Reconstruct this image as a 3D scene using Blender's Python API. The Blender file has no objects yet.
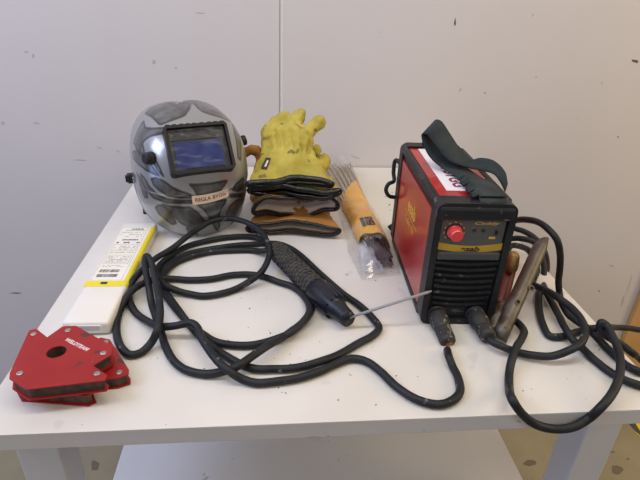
import bpy, bmesh, math, random
from mathutils import Vector, Matrix, noise
random.seed(4)
PI = math.pi
T = 0.85            # height of the bench top
CAMH = T + 0.5
C = bpy.context.scene.collection

# ------------------------------------------------------------------ camera
F = 505.0
AX = Vector((0.99558864, -0.00563389, 0.09365643))     # world axes seen from the lens (right, down, forward)
AY = Vector((-0.08567245, -0.4615822, 0.88295079))
AZ = Vector((0.03825569, -0.88707955, -0.46002866))
cd = bpy.data.cameras.new('camera'); cam = bpy.data.objects.new('camera', cd); C.objects.link(cam)
cd.sensor_width = 36; cd.lens = F / 640 * 36; cd.clip_start = .02
cam.matrix_world = Matrix(((AX[0], -AX[1], -AX[2], 0), (AY[0], -AY[1], -AY[2], 0), (AZ[0], -AZ[1], -AZ[2], CAMH), (0, 0, 0, 1)))
bpy.context.scene.camera = cam

def ray(px, py):
    v = Vector((px - 320, py - 240, F))
    return Vector((AX.dot(v), AY.dot(v), AZ.dot(v)))
def atz(px, py, z=0.0):            # point of the photo at height z above the bench top
    r = ray(px, py); t = (z - .5) / r.z
    return Vector((r.x * t, r.y * t, T + z))
def aty(px, py, y):                # point of the photo at depth y
    r = ray(px, py); t = y / r.y
    return Vector((r.x * t, y, CAMH + r.z * t))

# ------------------------------------------------------------------ materials
def mat(name, col, rough=.5, metal=0, var=0, vscale=20, col2=None, bump=0, bscale=60, coat=0, speck=None, detail=4, spec=.5, sheen=0):
    m = bpy.data.materials.new(name); m.use_nodes = True
    nt = m.node_tree; N = nt.nodes; L = nt.links; b = N['Principled BSDF']
    b.inputs['Base Color'].default_value = (*col, 1); b.inputs['Roughness'].default_value = rough
    b.inputs['Metallic'].default_value = metal; b.inputs['Coat Weight'].default_value = coat
    b.inputs['Specular IOR Level'].default_value = spec
    if sheen: b.inputs['Sheen Weight'].default_value = sheen
    tc = N.new('ShaderNodeTexCoord')
    src = None
    if col2 is not None:
        n = N.new('ShaderNodeTexNoise'); n.inputs['Scale'].default_value = vscale; n.inputs['Detail'].default_value = detail
        L.new(tc.outputs['Object'], n.inputs['Vector'])
        r = N.new('ShaderNodeValToRGB'); r.color_ramp.elements[0].position = .5 - .2 * (1 - var); r.color_ramp.elements[1].position = .5 + .25 * (1 - var)
        r.color_ramp.elements[0].color = (*col, 1); r.color_ramp.elements[1].color = (*col2, 1)
        L.new(n.outputs['Fac'], r.inputs['Fac']); src = r.outputs['Color']
    if speck:                        # speck = (colour, scale, threshold)
        for (sc_, s_, th) in speck:
            n = N.new('ShaderNodeTexNoise'); n.inputs['Scale'].default_value = s_; n.inputs['Detail'].default_value = 2
            L.new(tc.outputs['Object'], n.inputs['Vector'])
            r = N.new('ShaderNodeValToRGB'); r.color_ramp.elements[0].position = th; r.color_ramp.elements[1].position = th + .03
            r.color_ramp.elements[0].color = (0, 0, 0, 1); r.color_ramp.elements[1].color = (1, 1, 1, 1)
            L.new(n.outputs['Fac'], r.inputs['Fac'])
            mx = N.new('ShaderNodeMix'); mx.data_type = 'RGBA'
            L.new(r.outputs['Color'], mx.inputs[0])
            if src: L.new(src, mx.inputs[6])
            else: mx.inputs[6].default_value = (*col, 1)
            mx.inputs[7].default_value = (*sc_, 1); src = mx.outputs[2]
    if src: L.new(src, b.inputs['Base Color'])
    if bump:
        n = N.new('ShaderNodeTexNoise'); n.inputs['Scale'].default_value = bscale; n.inputs['Detail'].default_value = 5
        L.new(tc.outputs['Object'], n.inputs['Vector'])
        u = N.new('ShaderNodeBump'); u.inputs['Strength'].default_value = bump; u.inputs['Distance'].default_value = .002
        L.new(n.outputs['Fac'], u.inputs['Height']); L.new(u.outputs['Normal'], b.inputs['Normal'])
    return m

M = {}
M['wall'] = mat('wall paint', (.57, .545, .545), .75, col2=(.60, .58, .58), vscale=1.5, bump=.08, bscale=90, speck=[((.40, .38, .36), 15, .80), ((.47, .45, .44), 5, .80)])
M['seam'] = mat('wall joint strip', (.66, .65, .64), .5)
M['seamdark'] = mat('wall joint gap', (.25, .24, .25), .8)
M['bench'] = mat('bench laminate', (.655, .63, .575), .42, col2=(.71, .685, .635), vscale=7, speck=[((.30, .27, .24), 110, .77), ((.62, .59, .56), 16, .70)])
M['benchedge'] = mat('bench edge board', (.62, .60, .60), .5, col2=(.66, .645, .64), vscale=9, speck=[((.35, .33, .32), 60, .76)])
M['leg'] = mat('bench leg paint', (.60, .60, .62), .45, col2=(.64, .64, .66), vscale=6)
M['shelf'] = mat('shelf laminate', (.70, .70, .70), .4, col2=(.76, .76, .765), vscale=4, speck=[((.5, .49, .48), 30, .72)])
M['floor'] = mat('worn concrete floor', (.26, .225, .14), .7, col2=(.35, .305, .205), vscale=4, var=.2, bump=.2, bscale=30, speck=[((.17, .15, .11), 7, .70)])
M['tape'] = mat('yellow floor marking', (.85, .62, .03), .6, col2=(.7, .5, .04), vscale=25)
M['tapedark'] = mat('dark floor marking', (.07, .065, .055), .7)
M['ply'] = mat('plywood face', (.50, .29, .10), .55, col2=(.60, .37, .15), vscale=7, speck=[((.33, .18, .06), 9, .68)])
M['rubber'] = mat('cable rubber', (.008, .009, .011), .5, col2=(.020, .022, .026), vscale=45, bump=.15, bscale=150, speck=[((.12, .12, .12), 70, .70)], spec=.3)
M['blackplastic'] = mat('black plastic', (.011, .012, .014), .45, col2=(.020, .021, .024), vscale=30, bump=.2, bscale=200, speck=[((.08, .08, .08), 90, .66), ((.16, .155, .15), 45, .73)], spec=.3)
M['hole'] = mat('dark opening', (.004, .004, .004), .9)
M['red'] = mat('red powder coat', (.34, .010, .012), .30, col2=(.45, .022, .018), vscale=14, coat=.3, speck=[((.55, .22, .20), 90, .71), ((.25, .02, .02), 40, .70)])
M['magnetred'] = mat('red painted steel', (.27, .010, .010), .42, col2=(.36, .018, .015), vscale=14, bump=.1, spec=.35, speck=[((.10, .03, .02), 26, .66), ((.30, .20, .16), 120, .74)])
M['magnetdark'] = mat('dirty magnet core', (.03, .022, .018), .8, col2=(.12, .07, .05), vscale=90, bump=.6, bscale=220)
M['steel'] = mat('worn steel', (.085, .07, .055), .5, .55, col2=(.18, .155, .125), vscale=30, bump=.25, bscale=80, speck=[((.08, .05, .035), 45, .62)])
M['rivet'] = mat('rivet steel', (.42, .40, .38), .4, .7, col2=(.25, .22, .2), vscale=120)
M['brass'] = mat('brass', (.30, .20, .07), .5, .7, col2=(.20, .13, .05), vscale=60)
M['copper'] = mat('bare copper strands', (.30, .10, .05), .5, .5)
M['whiteplastic'] = mat('off white plastic', (.74, .71, .65), .35, col2=(.79, .765, .71), vscale=8, speck=[((.6, .56, .5), 60, .74)])
M['paper'] = mat('label paper', (.78, .75, .66), .55, col2=(.82, .80, .72), vscale=12)
M['yellow'] = mat('yellow print', (.78, .66, .03), .45)
M['ink'] = mat('black ink', (.03, .03, .03), .6)
M['greyink'] = mat('grey ink', (.22, .21, .20), .6)
M['whiteink'] = mat('white ink', (.75, .62, .62), .6)
M['redink'] = mat('dark red ink', (.22, .03, .04), .6)
M['goldink'] = mat('gold ink', (.72, .42, .05), .5)
M['sticker'] = mat('white sticker', (.78, .76, .80), .4)
M['cream'] = mat('cream sticker', (.80, .66, .52), .5)
M['yglove'] = mat('yellow split leather', (.33, .275, .045), .9, col2=(.53, .45, .10), vscale=22, detail=9, bump=.9, bscale=60, spec=.2, speck=[((.36, .27, .09), 14, .68), ((.20, .17, .05), 34, .65)])
M['bglove'] = mat('brown split leather', (.34, .15, .03), .85, col2=(.46, .22, .05), vscale=18, detail=8, bump=.6, bscale=70, speck=[((.14, .08, .04), 16, .62)])
M['lining'] = mat('pale cotton lining', (.66, .62, .57), .9, col2=(.76, .72, .68), vscale=25, bump=.5, bscale=120, speck=[((.25, .22, .2), 18, .66)])
M['trim'] = mat('black vinyl trim', (.003, .003, .004), .11, spec=.5, bump=.8, bscale=70)
M['strap'] = mat('dark green webbing', (.022, .029, .030), .85, spec=.2, col2=(.045, .055, .055), vscale=30, bump=.5, bscale=260)
M['panel'] = mat('control panel face', (.095, .097, .095), .45, speck=[((.16, .16, .16), 110, .7)])
M['knobred'] = mat('red knob plastic', (.72, .06, .06), .35, coat=.3)
M['wrap'] = mat('orange paper wrap', (.78, .40, .05), .5, col2=(.84, .46, .08), vscale=14, bump=.15, bscale=40)
M['navy'] = mat('navy print', (.035, .05, .09), .5)
M['flux'] = mat('grey flux coating', (.62, .53, .41), .7, col2=(.50, .42, .32), vscale=60)
M['rodgrey'] = mat('grey electrode coating', (.30, .30, .32), .6)
M['rodblack'] = mat('black tips and rod shade', (.006, .006, .006), .6)
M['headgear'] = mat('headgear plastic', (.02, .02, .022), .6)
M['visorblack'] = mat('matt black frame', (.007, .007, .008), .45, spec=.3)
M['holderblue'] = mat('blue black moulded rubber', (.006, .008, .014), .4, spec=.35, col2=(.016, .018, .026), vscale=40, bump=.2, speck=[((.09, .08, .07), 70, .7)])
M['wornplug'] = mat('scraped plug rubber', (.014, .013, .012), .6, col2=(.035, .032, .028), vscale=40, bump=.4, bscale=120, speck=[((.17, .155, .13), 60, .60), ((.30, .28, .25), 120, .68)])
M['gripgrey'] = mat('dusty ribbed grip', (.030, .028, .025), .8, col2=(.072, .064, .052), vscale=55, bump=.5, bscale=160)

def film():
    m = bpy.data.materials.new('clear plastic film'); m.use_nodes = True
    nt = m.node_tree; N = nt.nodes; L = nt.links; N.remove(N['Principled BSDF'])
    tr = N.new('ShaderNodeBsdfTransparent'); tr.inputs[0].default_value = (.97, .97, .97, 1)
    gl = N.new('ShaderNodeBsdfGlossy'); gl.inputs['Roughness'].default_value = .12
    df = N.new('ShaderNodeBsdfDiffuse'); df.inputs[0].default_value = (.8, .8, .85, 1)
    m1 = N.new('ShaderNodeMixShader'); m2 = N.new('ShaderNodeMixShader')
    n = N.new('ShaderNodeTexNoise'); n.inputs['Scale'].default_value = 28; tc = N.new('ShaderNodeTexCoord'); L.new(tc.outputs['Object'], n.inputs['Vector'])
    mr = N.new('ShaderNodeMapRange'); mr.inputs[1].default_value = .4; mr.inputs[2].default_value = .7; mr.inputs[3].default_value = .0; mr.inputs[4].default_value = .16
    L.new(n.outputs['Fac'], mr.inputs[0]); L.new(mr.outputs[0], m1.inputs[0])
    L.new(tr.outputs[0], m1.inputs[1]); L.new(df.outputs[0], m1.inputs[2])
    m2.inputs[0].default_value = .07
    bp = N.new('ShaderNodeBump'); bp.inputs['Strength'].default_value = .7; bp.inputs['Distance'].default_value = .004; L.new(n.outputs['Fac'], bp.inputs['Height']); L.new(bp.outputs[0], gl.inputs['Normal'])
    L.new(m1.outputs[0], m2.inputs[1]); L.new(gl.outputs[0], m2.inputs[2]); L.new(m2.outputs[0], N['Material Output'].inputs[0])
    return m
M['film'] = film()

# ------------------------------------------------------------------ mesh helpers
def link(name, me, m=None, parent=None, smooth=False):
    me.name = name
    if m:
        me.materials.clear()
        for k in (m if isinstance(m, list) else [m]): me.materials.append(k)
    if smooth:
        for p in me.polygons: p.use_smooth = True
    o = bpy.data.objects.new(name, me); C.objects.link(o)
    if parent: o.parent = parent; o.matrix_parent_inverse = parent.matrix_world.inverted()
    return o
def fin(name, bm, m=None, parent=None, smooth=False):
    bmesh.ops.recalc_face_normals(bm, faces=bm.faces)
    me = bpy.data.meshes.new(name); bm.to_mesh(me); bm.free()
    return link(name, me, m, parent, smooth)
def tag(o, label, cat, group=None, kind=None):
    o['label'] = label; o['category'] = cat
    if group: o['group'] = group
    if kind: o['kind'] = kind
    return o
def empty(name, loc, rz=0):
    o = bpy.data.objects.new(name, None); C.objects.link(o); o.empty_display_size = .02
    o.matrix_world = Matrix.Translation(loc) @ Matrix.Rotation(rz, 4, 'Z')
    return o
def local(parent_mat, bm):            # bring local-frame geometry into world
    bmesh.ops.transform(bm, matrix=parent_mat, verts=bm.verts)
def box(bm, c, s, bev=0, rot=None, seg=2):
    r = bmesh.ops.create_cube(bm, size=1)
    vs = r['verts']
    mt = Matrix.Translation(c) @ (rot.to_4x4() if rot else Matrix.Identity(4)) @ Matrix.Diagonal((*s, 1))
    bmesh.ops.transform(bm, matrix=mt, verts=vs)
    if bev:
        es = list({e for v in vs for e in v.link_edges})
        bmesh.ops.bevel(bm, geom=es, offset=bev, segments=seg, profile=.5, affect='EDGES')
    return bm
def frames(pts):
    T_ = []
    n = len(pts)
    for i in range(n):
        a = pts[max(i - 1, 0)]; b = pts[min(i + 1, n - 1)]
        T_.append((b - a).normalized())
    u = T_[0].orthogonal().normalized(); out = []
    for t in T_:
        u = (u - t * u.dot(t)).normalized(); out.append((u.copy(), t.cross(u)))
    return out
def tube(bm, pts, r, n=10, cap=True, up=None):
    fr = frames(pts); rings = []
    for i, (p, (u, v)) in enumerate(zip(pts, fr)):
        rr = r(i / (len(pts) - 1)) if callable(r) else (r[i] if isinstance(r, (list, tuple)) else r)
        rings.append([bm.verts.new(p + u * rr * math.cos(2 * PI * k / n) + v * rr * math.sin(2 * PI * k / n)) for k in range(n)])
    for a, b in zip(rings, rings[1:]):
        for k in range(n): bm.faces.new((a[k], a[(k + 1) % n], b[(k + 1) % n], b[k]))
    if cap: bm.faces.new(rings[0][::-1]); bm.faces.new(rings[-1])
    return rings
def spline(P, seg=8):                  # centripetal catmull-rom through the points
    P = [Vector(p) for p in P]
    Q = [P[0] * 2 - P[1]] + P + [P[-1] * 2 - P[-2]]; out = []
    for i in range(1, len(Q) - 2):
        p0, p1, p2, p3 = Q[i - 1:i + 3]
        t0 = 0; t1 = t0 + max((p1 - p0).length, 1e-6) ** .5; t2 = t1 + max((p2 - p1).length, 1e-6) ** .5; t3 = t2 + max((p3 - p2).length, 1e-6) ** .5
        for k in range(seg):
            t = t1 + (t2 - t1) * k / seg
            A1 = p0 * ((t1 - t) / (t1 - t0)) + p1 * ((t - t0) / (t1 - t0)); A2 = p1 * ((t2 - t) / (t2 - t1)) + p2 * ((t - t1) / (t2 - t1)); A3 = p2 * ((t3 - t) / (t3 - t2)) + p3 * ((t - t2) / (t3 - t2))
            B1 = A1 * ((t2 - t) / (t2 - t0)) + A2 * ((t - t0) / (t2 - t0)); B2 = A2 * ((t3 - t) / (t3 - t1)) + A3 * ((t - t1) / (t3 - t1))
            out.append(B1 * ((t2 - t) / (t2 - t1)) + B2 * ((t - t1) / (t2 - t1)))
    out.append(P[-1]); return out
def cyl(bm, a, b, r, n=20, r2=None, cap=True):
    return tube(bm, [Vector(a), Vector(b)], [r, r if r2 is None else r2], n, cap)
def lathe(bm, prof, mt, n=24):         # prof: (r, z) list along local z, mt: matrix
    rings = []
    for r, z in prof:
        rings.append([bm.verts.new(mt @ Vector((r * math.cos(2 * PI * k / n), r * math.sin(2 * PI * k / n), z))) for k in range(n)])
    for a, b in zip(rings, rings[1:]):
        for k in range(n): bm.faces.new((a[k], a[(k + 1) % n], b[(k + 1) % n], b[k]))
    bm.faces.new(rings[0][::-1]); bm.faces.new(rings[-1])
def prism(bm, poly, z0, z1, bev=0, holes=()):
    from mathutils.geometry import tessellate_polygon
    loops = [[Vector((x, y, 0)) for x, y in poly]] + [[Vector((x, y, 0)) for x, y in h] for h in holes]
    tris = tessellate_polygon(loops); flat = [v for l in loops for v in l]
    lo = [bm.verts.new((v.x, v.y, z0)) for v in flat]; hi = [bm.verts.new((v.x, v.y, z1)) for v in flat]
    for t in tris:
        bm.faces.new([hi[i] for i in t]); bm.faces.new([lo[i] for i in reversed(t)])
    k = 0
    for l in loops:
        n = len(l)
        for i in range(n): bm.faces.new((lo[k + i], lo[k + (i + 1) % n], hi[k + (i + 1) % n], hi[k + i]))
        k += n
def text_mesh(s, size, depth=.0002, bold=0, shear=0, space=1):
    cu = bpy.data.curves.new('lettering', 'FONT'); cu.body = s; cu.size = size; cu.extrude = depth; cu.offset = bold; cu.align_x = 'CENTER'; cu.align_y = 'CENTER'; cu.shear = shear; cu.space_character = space
    o = bpy.data.objects.new('lettering', cu); C.objects.link(o)
    dg = bpy.context.evaluated_depsgraph_get(); me = bpy.data.meshes.new_from_object(o.evaluated_get(dg))
    bpy.data.objects.remove(o); bpy.data.curves.remove(cu)
    return me
def text(name, s, size, mt, m, parent, depth=.0002, bold=0, shear=0, space=1):
    me = text_mesh(s, size, depth, bold, shear, space); me.transform(mt)
    return link(name, me, m, parent)

# ------------------------------------------------------------------ the setting
def struct(name, bm, m):
    o = fin(name, bm, m); o['kind'] = 'structure'; return o
b = bmesh.new(); box(b, (0.4, .2, -.05), (7, 5.2, .1)); struct('floor', b, M['floor'])
YW = 1.436
b = bmesh.new(); box(b, (-1.289, YW + .05, 1.5), (2.62, .1, 3)); struct('wall_back', b, M['wall'])
b = bmesh.new(); box(b, (1.961, YW + .05, 1.5), (3.86, .1, 3)); struct('wall_back', b, M['wall'])
b = bmesh.new(); box(b, (.026, YW + .056, 1.5), (.012, .1, 3)); box(b, (.0275, YW + .003, 1.5), (.0075, .006, 3), .001); struct('trim_1', b, M['seam'])

b = bmesh.new(); box(b, (1.655, YW - .012, .55), (.66, .018, 1.1), .001)
o = fin('plywood_sheet', b, M['ply']); tag(o, 'orange brown plywood sheet standing against the pale wall at far right', 'plywood')
# floor marking, right behind the bench leg
q = [atz(*p, z=-T) for p in ((627, 422.5), (650, 417), (664, 441), (640, 436))]
def quad(name, pts, m, th=.0012):
    b = bmesh.new(); lo = [b.verts.new((p[0], p[1], .0002)) for p in pts]; hi = [b.verts.new((p[0], p[1], th)) for p in pts]
    b.faces.new(hi); b.faces.new(lo[::-1])
    for i in range(4): b.faces.new((lo[i], lo[(i + 1) % 4], hi[(i + 1) % 4], hi[i]))
    return b
ft = empty('floor_tape', atz(635, 428, -T))
bpy.context.view_layer.update()
fin('yellow_stripe', quad('', [atz(*p, z=-T) for p in ((634, 421.5), (700, 411), (720, 470), (640, 431))], M['tape']), M['tape'], ft)
fin('dark_stripe', quad('', [atz(*p, z=-T) for p in ((627, 422), (634, 421.5), (640, 431), (640, 436))], M['tapedark']), M['tapedark'], ft)
fin('yellow_stripe', quad('', [atz(*p, z=-T) for p in ((634.5, 431.5), (640, 435.2), (700, 480), (690, 484))], M['tape']), M['tape'], ft)
tag(ft, 'yellow and black hazard tape on the concrete floor beyond the right bench leg', 'floor tape')

MR = random.Random(3)
wall_l, wall_r = [o for o in C.objects if o.name.startswith('wall_back')]
def blot(name, pts, m, par, n_out):   # a stain with its own outline lying on a surface
    bm = bmesh.new(); a = [bm.verts.new(p) for p in pts]; b_ = [bm.verts.new(p + n_out * .0004) for p in pts]
    bm.faces.new(b_); bm.faces.new(a[::-1]); n = len(pts)
    for i in range(n): bm.faces.new((a[i], a[(i + 1) % n], b_[(i + 1) % n], b_[i]))
    return fin(name, bm, m, par)
md = mat('dark scuff', (.10, .085, .075), .8); ml = mat('faint scuff', (.43, .41, .40), .8)
for px, py, w_, h_, rot, m in ((455, 22, 1.3, 5, 0, md), (635, 61, 4.5, 1.8, .3, md), (200, 13, 6, .9, .1, ml), (154, 62, 2.2, 2.6, 0, ml), (26, 52, 2, 1.6, .3, ml), (33, 56, 1.2, 2.2, .2, ml), (3, 123, 2, 2, 0, ml), (37, 123, 4, 1.2, .2, ml), (80, 160, 9, .6, .05, ml), (118, 151, 3, .8, .5, ml), (176, 68, 1.3, 1.6, 0, ml), (485, 93, .9, .9, 0, md), (533, 15, 1, 2.2, .4, ml), (460, 90, 1.2, 3, .6, ml), (602, 83, .9, 2.4, 0, ml), (618, 137, 1, 1, 0, md), (577, 119, .8, .8, 0, ml), (536, 77, 1.2, 1.2, .3, ml), (379, 32, 1, .8, 0, ml), (599, 291, 1.1, 1.1, 0, md), (612, 266, 3.5, .8, .2, ml), (623, 300, .8, 9, .25, ml), (629, 285, .7, 12, .3, ml), (15, 293, 7, .7, 0, md), (355, 157, 7, .7, .3, ml), (100, 148, 4, .6, .2, ml)):
    pts = []
    for k in range(9):
        a = 2 * PI * k / 9; q_ = 1 + MR.uniform(-.35, .35); x = w_ * q_ * math.cos(a) * .75; y = h_ * q_ * math.sin(a) * .75
        p = aty(px + x * math.cos(rot) - y * math.sin(rot), py + x * math.sin(rot) + y * math.cos(rot), YW - .0001); pts.append(p)
    blot('scuff_mark', pts, m, wall_l if pts[0].x < .02 else wall_r, Vector((0, -1, 0)))
st = mat('oil stain', (.16, .135, .09), .5)
fl_o = next(o for o in C.objects if o.name == 'floor')
for px, py, w_, h_ in ((617, 470, 7, 5), (628, 459, 1.5, 1.2), (530, 463, 7, 3), (95, 466, 5, 6), (606, 452, 9, 1.2)):
    p = [atz(px + w_ * math.cos(2 * PI * i / 11) * MR.uniform(.7, 1.15), py + h_ * math.sin(2 * PI * i / 11) * MR.uniform(.7, 1.15), -T + .0003) for i in range(11)]
    blot('floor_stain', p, st, fl_o, Vector((0, 0, 1)))
# ------------------------------------------------------------------ workbench
X0, X1, Y0, Y1 = -.3645, .5445, .459, 1.43
wb = empty('workbench', (.09, .945, 0)); tag(wb, 'white laminate workbench with square legs and a lower shelf', 'workbench')
b = bmesh.new(); box(b, ((X0 + X1) / 2, (Y0 + Y1) / 2, T - .0015), (X1 - X0, Y1 - Y0, .003), .0008); fin('tabletop', b, M['bench'], wb)
b = bmesh.new(); box(b, ((X0 + X1) / 2, (Y0 + Y1) / 2, T - .015), (X1 - X0 - .0006, Y1 - Y0 - .0006, .024), .0008); fin('edge_board', b, M['benchedge'], wb)
for x in (-.336, .4565):
    for y in (.490, 1.34):
        b = bmesh.new(); box(b, (x + .0265, y + .026, (T - .027) / 2), (.053, .052, T - .027), .002); fin('leg', b, M['leg'], wb)
b = bmesh.new(); box(b, (.0855, .93, T - .312), (.739, .80, .02), .001); fin('shelf', b, M['shelf'], wb)

for k in range(70):
    px, py = MR.choice(((MR.uniform(130, 420), MR.uniform(250, 405)), (MR.uniform(270, 420), MR.uniform(360, 410)), (MR.uniform(385, 398), MR.uniform(175, 215)), (MR.uniform(490, 600), MR.uniform(340, 400)), (MR.uniform(40, 600), MR.uniform(300, 410))))
    r_ = MR.choice((.25, .35, .5, .8)); p = [atz(px + r_ * MR.uniform(.6, 1.4) * math.cos(2 * PI * i / 7), py + r_ * MR.uniform(.5, 1) * math.sin(2 * PI * i / 7), 0) for i in range(7)]
    if all(X0 < q_.x < X1 and q_.y > Y0 for q_ in p): blot('dirt_speck', p, md, wb, Vector((0, 0, 1)))
for px, py, w_, h_ in ((314, 437, 9, .7), (318, 441.5, 5, .6), (328, 436, .9, 1.1), (328.5, 440, .7, .7), (424, 431, .7, .5)):
    r_ = ray(px, py); p = [aty(px + w_ * math.cos(2 * PI * i / 8) * MR.uniform(.8, 1), py + h_ * math.sin(2 * PI * i / 8), Y0 + .0002) for i in range(8)]
    blot('scuff_mark', p, ml, wb, Vector((0, -1, 0)))

# ------------------------------------------------------------------ welding helmet
HC = Vector((-.184, 1.090, T)); HY = math.radians(21); HH = .255
HM = Matrix.Translation(HC) @ Matrix.Rotation(HY, 4, 'Z')
wh = empty('welding_helmet', HC, HY); bpy.context.view_layer.update()
tag(wh, 'silver grey welding helmet with flame pattern and REGLA BYGG sticker', 'welding helmet')
A_, B_ = .119, .148
PHM = math.radians(112)
def zb(phi):
    a = abs(phi) / PHM
    return .001 + .082 * a ** 1.6
def hs(phi, v, off=0):                 # helmet surface in its own frame; v 0 bottom .. 1 top
    z0 = zb(phi); ang = v * PI / 2
    z = z0 + (HH - z0) * (1 - (1 - v) ** 1.35)
    u = z / HH
    k = (.80 + .20 * math.sin(min(u / .42, 1) * PI / 2)) if u < .42 else max(0, 1 - ((u - .42) / .58) ** 3.0) ** (1 / 2.5)
    s, c = math.sin(phi), math.cos(phi)
    e = 2.7
    rad = (abs(s) ** e + abs(c) ** e) ** (-1 / e)
    t_ = max(0, min(1, (z - .106) / .007)); k *= 1 + .022 * (t_ * t_ * (3 - 2 * t_) - 1) * max(0, min(1, (1.25 - abs(phi)) / .4))
    x = A_ * rad * s * k; y = -(B_ if c > 0 else .11) * rad * c * k
    y += .030 * max(0, (u - .42) / .58) ** 2 - 0
    return Vector((x, y, z))
def hn(phi, v):
    d = 1e-3; a = hs(phi + d, v) - hs(phi - d, v); bb = hs(phi, min(v + d, 1)) - hs(phi, v - d)
    n = a.cross(bb); return n.normalized()
WB, WT = .141, .235
def front_y(z):
    v = 0
    while hs(0, v).z < z: v += .002
    return hs(0, v).y
yT = front_y(WT) - .003; yB = front_y(WB) - .002
VX = Vector((1, 0, 0)); VU = Vector((0, yT - yB, WT - WB)).normalized(); VO = VX.cross(VU)   # outward
sag = (yT + yB) / 2 - front_y((WT + WB) / 2)
VC = Vector((-.001, (yT + yB) / 2, (WT + WB) / 2)) + VO * (sag + .001)
VML = Matrix(((VX.x, VU.x, VO.x, VC.x), (VX.y, VU.y, VO.y, VC.y), (VX.z, VU.z, VO.z, VC.z), (0, 0, 0, 1)))
VM = HM @ VML; VMI = VML.inverted()
W2, H2 = .0625, .0490
NP, NV = 330, 220
HELM_PATTERN = None
def build_shell():
    bm = bmesh.new(); g = []
    for j in range(NV + 1):
        v = min(j / NV, .9985)
        g.append([bm.verts.new(hs(-PHM + 2 * PHM * i / NP, v)) for i in range(NP + 1)])
    def opening(vs):                   # the visor opening is cut out of the shell
        c = sum((v.co for v in vs), Vector()) / 4; q_ = VMI @ c
        return c.y < 0 and abs(q_.x) < W2 - .003 and abs(q_.y) < H2 - .003
    def face(vs):
        if not opening(vs): bm.faces.new(vs)
    for j in range(NV):
        for i in range(NP): face((g[j][i], g[j][i + 1], g[j + 1][i + 1], g[j + 1][i]))
    inn = []
    for j in range(NV + 1):
        v = min(j / NV, .9985)
        inn.append([bm.verts.new((hs(-PHM + 2 * PHM * i / NP, v)) * .978 + Vector((0, .001, .0005))) for i in range(NP + 1)])
    for j in range(NV):
        for i in range(NP): face((inn[j][i + 1], inn[j][i], inn[j + 1][i], inn[j + 1][i + 1]))
    for i in range(NP): bm.faces.new((g[0][i + 1], g[0][i], inn[0][i], inn[0][i + 1])); bm.faces.new((g[NV][i], g[NV][i + 1], inn[NV][i + 1], inn[NV][i]))
    for j in range(NV): bm.faces.new((g[j][0], g[j + 1][0], inn[j + 1][0], inn[j][0])); bm.faces.new((g[j + 1][NP], g[j][NP], inn[j][NP], inn[j + 1][NP]))
    return bm
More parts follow.
